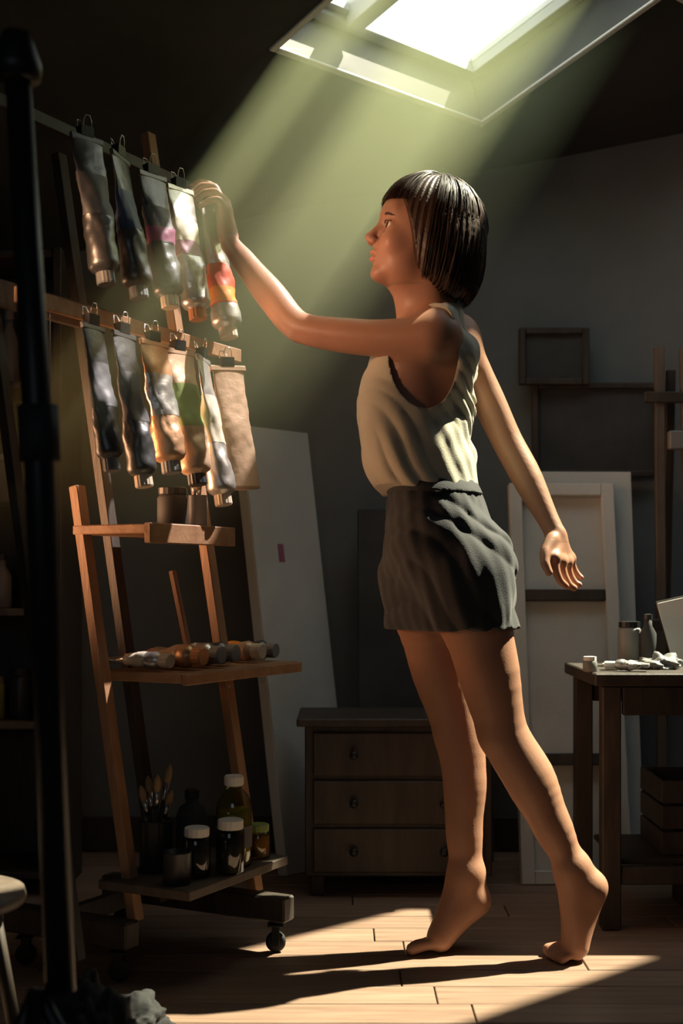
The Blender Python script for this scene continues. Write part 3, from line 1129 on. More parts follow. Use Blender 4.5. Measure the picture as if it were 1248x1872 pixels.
# feet with castors
for s, n0, n1 in ((0.116, -0.44, 0.035), (-0.20, -0.44, -0.13)):
    bm = bmesh.new()
    bx(bm, K(s, (n0 + n1) / 2, 0.093), (0.045, n1 - n0, 0.052), RL, 0.004)
    ft = obj('foot_beam', bm, M_darkwood, rack, matrix=RI)
    for n in (n0 + 0.03, n1 - 0.045):
        c = K(s, n, 0.022)
        bm = bmesh.new()
        lathe(bm, [(0.014, -0.008), (0.021, -0.006), (0.021, 0.006), (0.014, 0.008)], 20, Matrix.Translation(c) @ Matrix.Rotation(PI / 2, 4, 'X'))
        wh = obj('castor', bm, M_rubber, rack, True, matrix=RI)
        bm = bmesh.new()
        bx(bm, c + Vector((0, -0.012, 0.014)), (0.016, 0.002, 0.042), None, 0.0005)
        bx(bm, c + Vector((0, 0.012, 0.014)), (0.016, 0.002, 0.042), None, 0.0005)
        bx(bm, c + Vector((0, 0, 0.036)), (0.034, 0.036, 0.004), None, 0.001)
        obj('castor_fork', bm, M_black, wh)
rbeam('base_rail', K(-0.22, -0.33, 0.093), K(0.14, -0.33, 0.093), 0.02, 0.04, M_darkwood, N3)
for s in (0.10, 0.24):      # screw hooks under the shelf
    bm = bmesh.new()
    c = K(s, -0.03, 0.574)
    tube(bm, [c, c + Vector((0, 0, -0.014)), c + N3 * 0.006 + Vector((0, 0, -0.024)), c + N3 * 0.012 + Vector((0, 0, -0.018))], 0.0013, 6)
    obj('screw_hook', bm, M_steel, rack, True, matrix=RI)


# ------------------------------------------------------------------ paint tubes
def sm(t):
    t = max(0, min(1, t))
    return t * t * (3 - 2 * t)


def paint_tube(label, group, matrix, L, r, foil, capm, labm, seed, crush=1.0, roll=0.0, cap_r=0.6, band=(0.38, 0.72), flat=False, capped=True):
    """Metal tube along local -Z from the crimped end at the origin; cap at the far end."""
    rn = random.Random(seed)
    root = thing('paint_tube', label, 'paint tube', group=group, matrix=matrix)
    NS, NR = 48, 44
    ph = [rn.uniform(0, 6.28) for _ in range(6)]

    def section(t, a, off=0.0):
        wd = r * 1.28 + (r - r * 1.28) * sm(t * 1.05)
        dp = 0.0035 + (r - 0.0035) * (sm(t * 1.02) ** 0.75)
        if flat:
            wd, dp = r * 1.12, 0.0035 + r * 0.28 * sm(t * 1.6)
        env = math.sin(PI * min(1, t * 1.02)) ** 0.7 if t < 0.98 else 0
        # creases: oblique folds across the foil and dents from squeezing
        cr = 1.5 * crush * env * (0.085 * math.sin(t * 19 + 2.1 * math.sin(a + ph[0]) + ph[1]) * math.cos(a * 2 + ph[2])
                            + 0.055 * abs(math.sin(t * 31 + a * 2.0 + ph[3])) - 0.06 * abs(math.sin(t * 9 - a * 1.5 + ph[4])))
        ca, sa = math.cos(a), math.sin(a)
        sq = 1 - 0.22 * crush * env * (1 if not flat else 0.4) * (0.5 + 0.5 * math.sin(t * 11 + ph[5]))
        nz = noise.noise(Vector((ca * 1.6 + seed, sa * 1.6, t * 7.0))) + 0.6 * abs(noise.noise(Vector((ca * 3.4, sa * 3.4 + seed, t * 15.0))))
        cr += 0.16 * crush * env * (nz - 0.15)
        return Vector((ca * (wd * (1 + cr * 0.5) + off), sa * (dp * sq * (1 + cr) + off), 0))
    bm = bmesh.new()
    rings = []
    for i in range(NR + 1):
        t = i / NR
        sway = crush * 0.004 * math.sin(t * 5 + ph[2]) * math.sin(PI * t)
        rings.append([bm.verts.new(section(t, 2 * PI * k / NS) + Vector((sway, sway * 0.6, -L * t))) for k in range(NS)])
    for (rr, dz) in ((0.86, 0.008), (0.45, 0.016), (0.42, 0.024)):
        if flat:
            break
        rings.append([bm.verts.new(Vector((r * rr * math.cos(2 * PI * k / NS), r * rr * math.sin(2 * PI * k / NS), -L - dz))) for k in range(NS)])
    for a_ in range(len(rings) - 1):
        for k in range(NS):
            j = (k + 1) % NS
            bm.faces.new((rings[a_][k], rings[a_][j], rings[a_ + 1][j], rings[a_ + 1][k]))
    bm.faces.new(rings[0]); bm.faces.new(rings[-1])
    obj('foil_body', bm, foil, root, True)
    bm = bmesh.new()
    bx(bm, (0, 0, -0.004), (r * 2.60, 0.0075, 0.013), None, 0.0012)
    bx(bm, (0, -0.0036, -0.004), (r * 2.58, 0.002, 0.010), None, 0.0006)
    obj('crimp', bm, foil, root)
    if labm is not None:
        bm = bmesh.new()
        rr_ = []
        n2 = 12
        for i in range(n2 + 1):
            t = band[0] + (band[1] - band[0]) * i / n2
            sway = crush * 0.004 * math.sin(t * 5 + ph[2]) * math.sin(PI * t)
            rr_.append([bm.verts.new(section(t, 2 * PI * k / NS, 0.0007) + Vector((sway, sway * 0.6, -L * t))) for k in range(NS)])
        for a_ in range(n2):
            for k in range(NS):
                j = (k + 1) % NS
                bm.faces.new((rr_[a_][k], rr_[a_][j], rr_[a_ + 1][j], rr_[a_ + 1][k]))
        lb = obj('paper_label', bm, labm[0], root, True)
        if len(labm) > 1:
            bm = bmesh.new()
            rr_ = []
            b0, b1 = band[0] + (band[1] - band[0]) * 0.58, band[1] - 0.01
            for i in range(7):
                t = b0 + (b1 - b0) * i / 6
                sway = crush * 0.004 * math.sin(t * 5 + ph[2]) * math.sin(PI * t)
                rr_.append([bm.verts.new(section(t, 2 * PI * k / NS, 0.0012) + Vector((sway, sway * 0.6, -L * t))) for k in range(NS)])
            for a_ in range(6):
                for k in range(NS):
                    j = (k + 1) % NS
                    bm.faces.new((rr_[a_][k], rr_[a_][j], rr_[a_ + 1][j], rr_[a_ + 1][k]))
            obj('colour_band', bm, labm[1], lb, True)
    if capped and not flat:
        bm = bmesh.new()
        cr_ = r * cap_r
        lathe(bm, [(cr_ * 0.9, -L - 0.012), (cr_, -L - 0.014), (cr_ * 1.02, -L - 0.034), (cr_ * 0.93, -L - 0.037), (cr_ * 0.3, -L - 0.037)], 32,
              mod=lambda i, z: 1.0 if i % 2 else 0.955)
        obj('screw_cap', bm, capm, root, False)
    return root


def bulldog_clip(label, group, m):
    """Black spring clip gripping a tube's crimped end, with a wire loop over a rail nail."""
    root = thing('bulldog_clip', label, 'clip', group=group, matrix=m)
    bm = bmesh.new()
    pr = [(-0.0055, 0.0), (-0.009, 0.020), (0.009, 0.020), (0.0055, 0.0)]
    vs = [[bm.verts.new((x, y, z)) for (y, z) in pr] for x in (-0.016, 0.016)]
    for k in range(4):
        j = (k + 1) % 4
        bm.faces.new((vs[0][k], vs[0][j], vs[1][j], vs[1][k]))
    bm.faces.new(vs[0]); bm.faces.new(list(reversed(vs[1])))
    obj('clip_jaw', bm, M_black, root)
    for sy in (-1, 1):
        bm = bmesh.new()
        y = 0.008 * sy
        tube(bm, [(-0.010, y, 0.019), (-0.010, y * 1.3, 0.030), (-0.005, y * 1.6, 0.040), (0.005, y * 1.6, 0.040), (0.010, y * 1.3, 0.030), (0.010, y, 0.019)], 0.0011, 6)
        obj('wire_handle', bm, M_steel, root, True)
    return root


def hang(s, ztop, n, yaw=0.0, tilt=0.0):
    p = K(s, n, ztop)
    R = RK @ Matrix.Rotation(yaw, 3, 'Z') @ Matrix.Rotation(tilt, 3, 'Y')
    m = R.to_4x4()
    m.translation = p
    return m


UPPER = 'paint tubes hanging from the upper rail'
LOWER = 'paint tubes hanging from the lower rail'
top_row = [
    (-0.212, 1.648, 0.262, 0.031, M_foil_grey_shaded, M_cap_grey, (M_lab_grey,), 'dim grey foil tube hanging on the upper rail, farthest from the hand', 1),
    (-0.108, 1.640, 0.262, 0.032, M_foil_grey_shaded, M_cap_grey, (M_lab_blue,), 'shade-toned foil tube second from the outer end of the upper rail', 2),
    (0.000, 1.632, 0.252, 0.032, M_foil_grey_shaded, M_cap_cream, (M_lab_grey, M_lab_purple), 'grey foil tube with a cream cap, middle of the upper rail', 3),
    (0.100, 1.630, 0.258, 0.032, M_foil, M_cap_orange, (M_lab_cream, M_lab_purple), 'tube with a cream and plum label hanging beside the grasped one', 4),
    (0.215, 1.620, 0.270, 0.034, M_foil, M_cap_cream, (M_lab_red, M_lab_orange), 'foil tube with a red and orange label, held by the reaching hand', 5),
]
for s, zt, L, r, fo, ca, la, lb, sd in top_row:
    yaw = random.Random(sd).uniform(-0.25, 0.25)
    m = hang(s, zt, 0.030, yaw)
    paint_tube(lb, UPPER, m, L, r, fo, ca, la, sd, crush=1.0, band=(0.30, 0.62) if sd < 5 else (0.52, 0.86))
    bulldog_clip('black spring clip above the ' + {1: 'outermost dim tube of the upper rail', 2: 'second tube of the upper rail', 3: 'cream-capped tube of the upper rail',
                 4: 'plum-banded tube of the upper rail', 5: 'tube that the hand is holding'}[sd], 'clips on the upper rail', m)

low_row = [
    (-0.275, 1.262, 0.245, 0.026, M_foil_grey_shaded, M_cap_grey, (M_lab_grey,), 'dim tube at the outer end of the lower rail', 11, False),
    (-0.180, 1.262, 0.270, 0.029, M_foil_grey_shaded, M_cap_cream, (M_lab_grey,), 'dark grey tube with a cream cap on the lower rail', 12, False),
    (-0.080, 1.262, 0.235, 0.033, M_foil_copper, M_cap_grey, (M_foil,), 'copper brown crumpled tube with a silvery band on the lower rail', 13, False),
    (0.008, 1.258, 0.250, 0.033, M_foil_tan, M_cap_black, (M_lab_green,), 'tan crumpled tube with a green label and black cap', 14, False),
    (0.095, 1.255, 0.285, 0.031, M_foil, M_cap_cream, (M_lab_cream,), 'pale crumpled foil tube next to the plain flat one', 15, False),
    (0.190, 1.250, 0.275, 0.035, M_foil_tan, M_cap_cream, None, 'plain tan flattened tube at the far end of the lower rail', 16, True),
]
for s, zt, L, r, fo, ca, la, lb, sd, fl in low_row:
    m = hang(s, zt, 0.030, random.Random(sd).uniform(-0.2, 0.3) if not fl else -0.45)
    paint_tube(lb, LOWER, m, L, r, fo, ca, la, sd, crush=1.15 if not fl else 0.7, band=(0.30, 0.66), flat=fl)
    bulldog_clip('black spring clip holding the ' + {11: 'outermost dim tube', 12: 'cream-capped dark tube', 13: 'copper brown tube', 14: 'green-labelled tan tube',
                 15: 'pale foil tube', 16: 'plain flat tan tube'}[sd] + ' on the lower rail', 'clips on the lower rail', m)

# tubes lying on the shelf, caps towards the room
lying = [
    (-0.074, -0.045, -0.06, 0.130, 0.019, M_foil, M_cap_cream, (M_lab_cream,), 'small silvery tube lying at the near end of the shelf', 21),
    (-0.004, -0.012, 0.0, 0.140, 0.025, M_foil_copper, M_cap_orange, (M_foil_tan,), 'copper tube with an orange cap lying on the shelf', 22),
    (0.0665, -0.014, 0.0, 0.135, 0.025, M_foil, M_cap_grey, (M_lab_cream,), 'lying tube with a thick grey cap, beside the orange cap', 23),
    (0.134, -0.022, 0.0, 0.135, 0.025, M_foil_grey_shaded, M_cap_grey, (M_lab_grey,), 'dark grey tube lying in the middle of the shelf', 24),
    (0.256, -0.030, 0.0, 0.130, 0.023, M_foil_tan, M_cap_cream, (M_lab_orange,), 'tan tube with an orange band lying on the shelf', 25),
    (0.322, -0.035, 0.0, 0.125, 0.022, M_foil_grey_shaded, M_cap_grey, (M_lab_green,), 'farthest lying tube, grey with a grey cap', 26),
]
for s, n, yw, L, r, fo, ca, la, lb, sd in lying:
    ax_ = (N3 * math.cos(yw) + W3 * math.sin(yw))          # where the cap points
    zax = -ax_
    xax = Vector((0, 0, 1)).cross(zax).normalized()
    tl_ = 0.10
    end = K(s, n, 0.594)
    org = end - ax_ * (L + 0.037) + Vector((0, 0, r * 1.03 + 0.0025))
    z_ = zax
    R = Matrix((xax, z_.cross(xax).normalized(), z_)).transposed()
    R = Matrix.Rotation(0.0, 3, 'Z') @ R
    m = R.to_4x4(); m.translation = org
    paint_tube(lb, 'paint tubes lying on the shelf', m, L, r, fo, ca, la, sd, crush=0.8, cap_r=0.78, band=(0.45, 0.85))

# ------------------------------------------------------------------ jars and brushes on tray and bottom shelf


def jar(name, label, cat, base, prof, m, lid=None, lidm=None, n=32, group=None, content=None, contm=None, lab=None, labm=None):
    root = thing(name, label, cat, loc=base, group=group)
    bm = bmesh.new()
    lathe(bm, prof, n)
    obj('glass_body' if m in (M_jar, M_bottle) else 'body', bm, m, root, True)
    if content:
        bm = bmesh.new(); lathe(bm, content, n); obj('contents', bm, contm, root, True)
    if lid:
        bm = bmesh.new(); lathe(bm, lid, n, mod=lambda i, z: 1.0 if i % 2 else 0.975); obj('lid', bm, lidm, root, False)
    if lab:
        bm = bmesh.new(); lathe(bm, lab, n, cap=False); obj('paper_label', bm, labm, root, True)
    return root


def brush(label, a, b, m=M_darkwood, hair_m=M_bristle, r=0.0035, group=None, w=1.0):
    """Paintbrush from handle end a to bristle tip b."""
    a, b = Vector(a), Vector(b)
    root = thing('paintbrush', label, 'brush', loc=a, group=group)
    d = b - a
    L = d.length
    d.normalize()
    q = lambda t: d * (L * t)
    bm = bmesh.new(); tube(bm, [q(0), q(0.08), q(0.35), q(0.66)], [r * 0.35, r * 0.7, r * 1.15, r * 0.9], 10); obj('handle', bm, m, root, True)
    bm = bmesh.new(); tube(bm, [q(0.64), q(0.70), q(0.82)], [r * 1.0, r * 1.15, r * 1.5 * w], 10); obj('ferrule', bm, M_steel, root, True)
    bm = bmesh.new(); tube(bm, [q(0.81), q(0.88), q(0.95), q(1.0)], [r * 1.4 * w, r * 1.75 * w, r * 1.4 * w, r * 0.3], 10); obj('bristles', bm, hair_m, root, True)
    return root


zt = 0.8918
jb = K(0.060, -0.085, zt)
jar('jar', 'dark squat jar standing on the tray under the tubes', 'jar', jb, [(0.030, 0), (0.033, 0.004), (0.033, 0.062), (0.028, 0.070)], M_canvas_dark,
    [(0.030, 0.070), (0.031, 0.072), (0.031, 0.084), (0.026, 0.086)], M_cap_black)
cb = K(0.125, -0.065, zt)
jar('tin', 'narrow grey tin holding brushes on the tray', 'tin', cb, [(0.019, 0), (0.020, 0.002), (0.020, 0.070), (0.021, 0.072), (0.0185, 0.072), (0.0185, 0.004)], M_cap_grey)
for k, (dx, dy, h, lb) in enumerate(((0.006, 0.004, 0.135, 'tallest brush in the grey tin on the tray'), (-0.008, 0.0, 0.115, 'brush leaning to the shade side in the grey tin'), (0.002, -0.009, 0.10, 'shortest brush in the grey tin on the tray'))):
    brush(lb, cb + Vector((dx * -0.4, dy * -0.4, 0.006)), cb + Vector((dx * 1.5, dy * 1.5, h)), M_darkwood, group='brushes in the tray tin')

zb = 0.186
bb = K(0.060, -0.050, zb)
jar('oil_bottle', 'tall yellow-green glass bottle with a white cap on the bottom shelf', 'bottle', bb,
    [(0.034, 0), (0.037, 0.004), (0.037, 0.122), (0.034, 0.136), (0.026, 0.150), (0.017, 0.160), (0.016, 0.168), (0.001, 0.168)], M_bottle,
    [(0.018, 0.166), (0.0205, 0.168), (0.0205, 0.184), (0.0185, 0.187), (0.004, 0.187)], M_white,
    content=[(0.032, 0.003), (0.0345, 0.006), (0.0345, 0.118), (0.001, 0.118)], contm=M_oil, lab=[(0.0378, 0.040), (0.0378, 0.085)], labm=M_lab_grey)
jar('jar', 'short dark jar with a pale lid at the front of the bottom shelf', 'jar', K(0.000, -0.020, zb),
    [(0.026, 0), (0.029, 0.004), (0.029, 0.082), (0.025, 0.090), (0.001, 0.090)], M_jar,
    [(0.0255, 0.088), (0.0265, 0.090), (0.0265, 0.106), (0.023, 0.108), (0.004, 0.108)], M_white,
    content=[(0.024, 0.003), (0.0265, 0.006), (0.0265, 0.078), (0.001, 0.078)], contm=M_canvas_dark)
jar('jar', 'dark paint jar with a white lid, nearest to the shelf end', 'jar', K(-0.062, -0.060, zb),
    [(0.026, 0), (0.028, 0.004), (0.028, 0.074), (0.024, 0.082), (0.001, 0.082)], M_jar,
    [(0.0245, 0.080), (0.0255, 0.082), (0.0255, 0.097), (0.022, 0.099), (0.004, 0.099)], M_white,
    content=[(0.023, 0.003), (0.0255, 0.006), (0.0255, 0.070), (0.001, 0.070)], contm=M_canvas_dark)
jar('jar', 'small amber jar behind the tall bottle', 'jar', K(0.150, -0.045, zb),
    [(0.023, 0), (0.025, 0.003), (0.025, 0.050), (0.021, 0.057), (0.001, 0.057)], M_bottle,
    [(0.0215, 0.056), (0.0225, 0.058), (0.0225, 0.070), (0.019, 0.072), (0.004, 0.072)], M_lab_green,
    content=[(0.020, 0.003), (0.0225, 0.005), (0.0225, 0.046), (0.001, 0.046)], contm=M_cap_orange)
jar('turpentine_bottle', 'dark shouldered bottle between pale-lidded jars and rack back', 'bottle', K(0.038, -0.140, zb),
    [(0.030, 0), (0.033, 0.004), (0.033, 0.100), (0.026, 0.118), (0.013, 0.126), (0.013, 0.138), (0.001, 0.138)], M_canvas_dark,
    [(0.0145, 0.136), (0.0155, 0.138), (0.0155, 0.152), (0.013, 0.154), (0.003, 0.154)], M_cap_black)
bj = K(-0.055, -0.165, zb)
jar('brush_jar', 'dark jar full of upright brushes at the back of the bottom shelf', 'jar', bj,
    [(0.032, 0), (0.034, 0.003), (0.034, 0.100), (0.035, 0.104), (0.031, 0.104), (0.031, 0.004)], M_cap_black)
for k, (dx, dy, h, lb) in enumerate(((0.016, 0.010, 0.215, 'tall brush tilting outward in the dark brush jar'), (-0.012, 0.014, 0.190, 'brush at the back of the dark brush jar'),
                                     (0.004, -0.016, 0.200, 'front brush in the dark brush jar'), (0.020, -0.006, 0.165, 'low brush on the sunny rim of the brush jar'),
                                     (-0.018, -0.006, 0.175, 'brush on the shaded rim of the brush jar'))):
    brush(lb, bj + Vector((-dx * 0.6, -dy * 0.6, 0.006)), bj + Vector((dx * 1.7, dy * 1.7, h)), M_midwood if k % 2 else M_darkwood, r=0.004, group='brushes in the dark jar', w=1.2)
jar('paint_can', 'empty dark can beside the brush jar on the bottom shelf', 'can', K(-0.130, -0.060, zb),
    [(0.026, 0), (0.028, 0.002), (0.028, 0.060), (0.029, 0.062), (0.026, 0.062), (0.026, 0.004)], M_cap_black)


# ------------------------------------------------------------------ canvases leaning on the back wall
def canvas(label, a, b, lean_top, hgt, face_m, thick=0.028, back=False, cat='canvas', name='stretched_canvas', bar=0.05, group=None, edge_m=None, cross=(0.5,), parts_label=None):
    """Canvas whose lower edge runs from a to b on the floor (or a top) and whose head leans by lean_top.
    back: its stretcher side faces the room."""
    a, b = Vector(a), Vector(b)
    x = (b - a)
    w = x.length
    x.normalize()
    z = (Vector((0, 0, 1)) * hgt + Vector(lean_top)).normalized()
    y = z.cross(x).normalized()
    z = x.cross(y).normalized()
    m = Matrix((x, y, z)).transposed().to_4x4()
    m.translation = (a + b) / 2
    root = thing(name, label, cat, group=group, matrix=m)
    em = edge_m or face_m
    bm = bmesh.new()
    if back:
        bx(bm, (0, thick * 0.5 + 0.002, hgt / 2), (w, 0.003, hgt), None, 0.0008)
        obj('cloth', bm, face_m, root)
        for (c, s) in (((-w / 2 + bar / 2, 0, hgt / 2), (bar, thick * 0.8, hgt)), ((w / 2 - bar / 2, 0, hgt / 2), (bar, thick * 0.8, hgt)),
                       ((0, 0, bar / 2), (w - 2 * bar - 0.002, thick * 0.8, bar)), ((0, 0, hgt - bar / 2), (w - 2 * bar - 0.002, thick * 0.8, bar))):
            bm = bmesh.new(); bx(bm, c, s, None, 0.002); obj('stretcher_bar', bm, em, root)
        for cc in cross:
            bm = bmesh.new(); bx(bm, (0, 0, hgt * cc), (w - 2 * bar - 0.002, thick * 0.6, bar * 0.9), None, 0.002); obj('cross_bar', bm, M_darkwood, root)
    else:
        bx(bm, (0, -thick / 2, hgt / 2), (w, 0.003, hgt), None, 0.001)
        obj('cloth', bm, face_m, root)
        for (c, s) in (((-w / 2 + 0.012, 0.001, hgt / 2), (0.024, thick - 0.003, hgt)), ((w / 2 - 0.012, 0.001, hgt / 2), (0.024, thick - 0.003, hgt)),
                       ((0, 0.001, 0.012), (w - 0.05, thick - 0.003, 0.024)), ((0, 0.001, hgt - 0.012), (w - 0.05, thick - 0.003, 0.024))):
            bm = bmesh.new(); bx(bm, c, s, None, 0.001); obj('stretcher_bar', bm, em, root)
    return root


def lean_on_wall(px_l, px_r, py_top, py_bot, Y, depth_top=None):
    a, b = P(px_l, py_bot, Y), P(px_r, py_bot, Y)
    return a, b


# a tall canvas seen obliquely behind the rack: near edge painted white to look lit
ca, cb_ = Vector((-0.155, 3.46, 0.0)), Vector((0.02, 3.66, 0.0))
tall = canvas('tall pale canvas leaning behind the rack, its near edge white as if lit', ca, cb_, (-0.19, 0.05, 0), 1.21, M_canvas_grey, 0.036, edge_m=M_white)
bm = bmesh.new()
bx(bm, (-0.03, -0.0205, 0.86), (0.022, 0.002, 0.05), None, 0.0005)
obj('paint_smear', bm, M_lab_purple, tall)
# dark canvases stacked behind the person
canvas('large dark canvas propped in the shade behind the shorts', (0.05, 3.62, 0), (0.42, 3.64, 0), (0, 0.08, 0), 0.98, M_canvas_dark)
# low chest with drawers in the shade
ch = thing('chest', 'low dark wooden chest of drawers in the shade between rack and legs', 'chest', loc=(0.14, 3.36, 0))


def cbox(par, name, c, s, m, bev=0.003, smooth=False):
    bm = bmesh.new(); bx(bm, c, s, None, bev)
    return obj(name, bm, m, par, smooth)


cbox(ch, 'carcass', (0, 0.0, 0.235), (0.46, 0.26, 0.37), M_darkwood)
cbox(ch, 'chest_top', (0, -0.005, 0.43), (0.50, 0.29, 0.02), M_darkwood)
for k in range(3):
    dr = cbox(ch, 'drawer', (0, -0.134, 0.115 + 0.118 * k), (0.42, 0.014, 0.108), M_darkwood)
    for sx in (-0.11, 0.11):
        bm = bmesh.new()
        lathe(bm, [(0.004, 0), (0.005, 0.010), (0.011, 0.016), (0.010, 0.022), (0.003, 0.024)], 14,
              Matrix.Translation((sx, -0.141, 0.115 + 0.118 * k)) @ Matrix.Rotation(PI / 2, 4, 'X'))
        obj('knob', bm, M_black, dr, True)
for sx in (-0.2, 0.2):
    for sy in (-0.1, 0.1):
        cbox(ch, 'foot', (sx, sy, 0.025), (0.035, 0.035, 0.05), M_darkwood)

# stretcher frames seen from behind on the right
canvas('pale canvas turned to the wall, with a dark cross bar, beside the hanging hand', (0.46, 3.36, 0), (0.745, 3.37, 0), (0.06, 0.21, 0), 1.06, M_canvas_grey, back=True, edge_m=M_canvas_grey, cross=(0.30, 0.71), bar=0.034)
canvas('second pale canvas standing behind the one with cross bars', (0.505, 3.47, 0), (0.80, 3.48, 0), (0.05, 0.15, 0), 1.085, M_canvas_grey, edge_m=M_canvas)
# dark pictures hung on the wall
for (l, t, r_, b_, Y, lb, fm) in ((972, 700, 1206, 872, 3.745, 'wide dark picture hanging low on the back wall', M_canvas_dark),
                                 (948, 600, 1076, 704, 3.72, 'small dark picture hanging above the wide one', M_canvas_dark)):
    p0, p1 = P(l, b_, Y), P(r_, t, Y)
    root = thing('picture', lb, 'picture', loc=((p0.x + p1.x) / 2, Y, p0.z))
    w, h = p1.x - p0.x, p1.z - p0.z
    cbox(root, 'painting', (0, 0.004, h / 2), (w - 0.02, 0.008, h - 0.02), fm, 0.0)
    for (c, s) in (((-w / 2 + 0.009, 0, h / 2), (0.018, 0.026, h)), ((w / 2 - 0.009, 0, h / 2), (0.018, 0.026, h)), ((0, 0, 0.009), (w - 0.037, 0.026, 0.018)), ((0, 0, h - 0.009), (w - 0.037, 0.026, 0.018))):
        cbox(root, 'frame_side', c, s, M_darkwood, 0.003)

# ------------------------------------------------------------------ easel on the right edge
ez = thing('easel', 'dark studio easel with two uprights at the edge of the back wall', 'easel', loc=(0.91, 3.52, 0))
for (x0, x1, m_) in ((-0.055, -0.035, M_midwood), (0.035, 0.035, M_midwood)):
    bm = bmesh.new(); beam(bm, (x0, -0.02, 0), (x1, 0.10, 1.42), 0.026, 0.02, (1, 0, 0), 0.002); obj('upright', bm, m_, ez)
bm = bmesh.new(); beam(bm, (-0.10, -0.02, 0.66), (0.10, -0.02, 0.66), 0.03, 0.02, (0, 0, 1), 0.002); obj('ledge', bm, M_darkwood, ez)
bm = bmesh.new(); beam(bm, (-0.08, 0.08, 1.28), (0.08, 0.08, 1.28), 0.03, 0.02, (0, 0, 1), 0.002); obj('cross_bar', bm, M_darkwood, ez)
bm = bmesh.new(); beam(bm, (0, 0.11, 1.36), (0, 0.235, 0.0), 0.024, 0.02, (1, 0, 0), 0.002); obj('back_leg', bm, M_darkwood, ez)
cbox(ez, 'canvas_holder', (0.0, 0.055, 1.16), (0.04, 0.03, 0.05), M_cap_grey)

# ------------------------------------------------------------------ work table on the right
tb = thing('work_table', 'dark cluttered work table at the back on the right-hand wall side', 'table', loc=(0.98, 3.10, 0))
ztb = 0.573
cbox(tb, 'tabletop', (0, 0, ztb - 0.014), (0.84, 0.40, 0.028), M_darkwood)
for sx in (-0.38, 0.38):
    for sy in (-0.165, 0.165):
        cbox(tb, 'leg', (sx, sy, (ztb - 0.029) / 2), (0.042, 0.042, ztb - 0.03), M_darkwood)
cbox(tb, 'apron', (0, -0.175, ztb - 0.062), (0.71, 0.018, 0.065), M_darkwood)
cbox(tb, 'apron', (0, 0.175, ztb - 0.062), (0.71, 0.018, 0.065), M_darkwood)
cbox(tb, 'stretcher', (0, -0.165, 0.12), (0.715, 0.025, 0.04), M_darkwood)
cbox(tb, 'lower_shelf', (0, 0.0, 0.145), (0.715, 0.29, 0.014), M_darkwood)


def on_table(px, Y):
    v = P(px, 1000, Y); v.z = ztb
    return v


jar('jar', 'short pale jar at the near corner of the work table', 'jar', on_table(1078, 2.96),
    [(0.014, 0), (0.016, 0.002), (0.016, 0.022), (0.013, 0.026), (0.001, 0.026)], M_cap_grey, [(0.0145, 0.025), (0.0145, 0.034), (0.003, 0.035)], M_white)
jar('dish', 'shallow pale mixing dish on the work table', 'dish', on_table(1118, 3.02),
    [(0.010, 0), (0.014, 0.001), (0.022, 0.014), (0.021, 0.015), (0.012, 0.004)], M_white)
jar('jar', 'tall smoky glass jar behind the mixing dish', 'jar', on_table(1150, 3.18),
    [(0.026, 0), (0.028, 0.003), (0.028, 0.085), (0.024, 0.092), (0.001, 0.092)], M_cap_grey, [(0.0245, 0.091), (0.0255, 0.093), (0.0255, 0.106), (0.004, 0.107)], M_black)
jar('bottle', 'slim dark bottle on the work table beside the smoky jar', 'bottle', on_table(1184, 3.16),
    [(0.018, 0), (0.020, 0.003), (0.020, 0.078), (0.010, 0.096), (0.009, 0.118), (0.001, 0.118)], M_canvas_dark, [(0.0105, 0.112), (0.0105, 0.124), (0.003, 0.125)], M_cap_black)
# a crumpled tube and a rag on the table
p = on_table(1152, 2.96)
m = (Matrix((Vector((0.3, 1, 0)).normalized(), Vector((0, 0, 1)), Vector((1, -0.3, 0)).normalized())).transposed()).to_4x4()
m.translation = p + Vector((0.04, 0, 0.0145))
paint_tube('small squeezed white tube lying on the work table', None, m, 0.060, 0.013, M_foil, M_white, (M_paper,), 41, crush=0.8)
rg = random.Random(9)
bm = bmesh.new()
bmesh.ops.create_icosphere(bm, subdivisions=4, radius=1.0)
for v in bm.verts:
    n_ = noise.fractal(v.co * 1.9, 0.9, 2.0, 4)
    v.co = Vector((v.co.x * 0.050 * (1 + 0.5 * n_), v.co.y * 0.040 * (1 + 0.5 * n_), max(-0.010, v.co.z * 0.020 * (1 + 0.9 * n_)) + 0.0103))
o = obj('rag', bm, M_cap_grey, None, True)
o.location = on_table(1205, 3.06)
tag(o, 'crumpled grey rag on the work table beside the squeezed tube', 'rag')
# sheet of paper leaning upright at the picture's edge
pa = thing('paper_pad', 'pale paper pad propped upright on the work table', 'pad', loc=on_table(1242, 3.17))
bm = bmesh.new(); bx(bm, (0.03, 0.0, 0.085), (0.13, 0.006, 0.165), Matrix.Rotation(-0.22, 3, 'Y') @ Matrix.Rotation(-0.2, 3, 'X'), 0.001); obj('sheets', bm, M_paper, pa)
bm = bmesh.new(); bx(bm, (0.032, 0.008, 0.086), (0.136, 0.003, 0.172), Matrix.Rotation(-0.22, 3, 'Y') @ Matrix.Rotation(-0.2, 3, 'X'), 0.001); obj('backing_board', bm, M_darkwood, pa)

# crates, cans and jars under the table


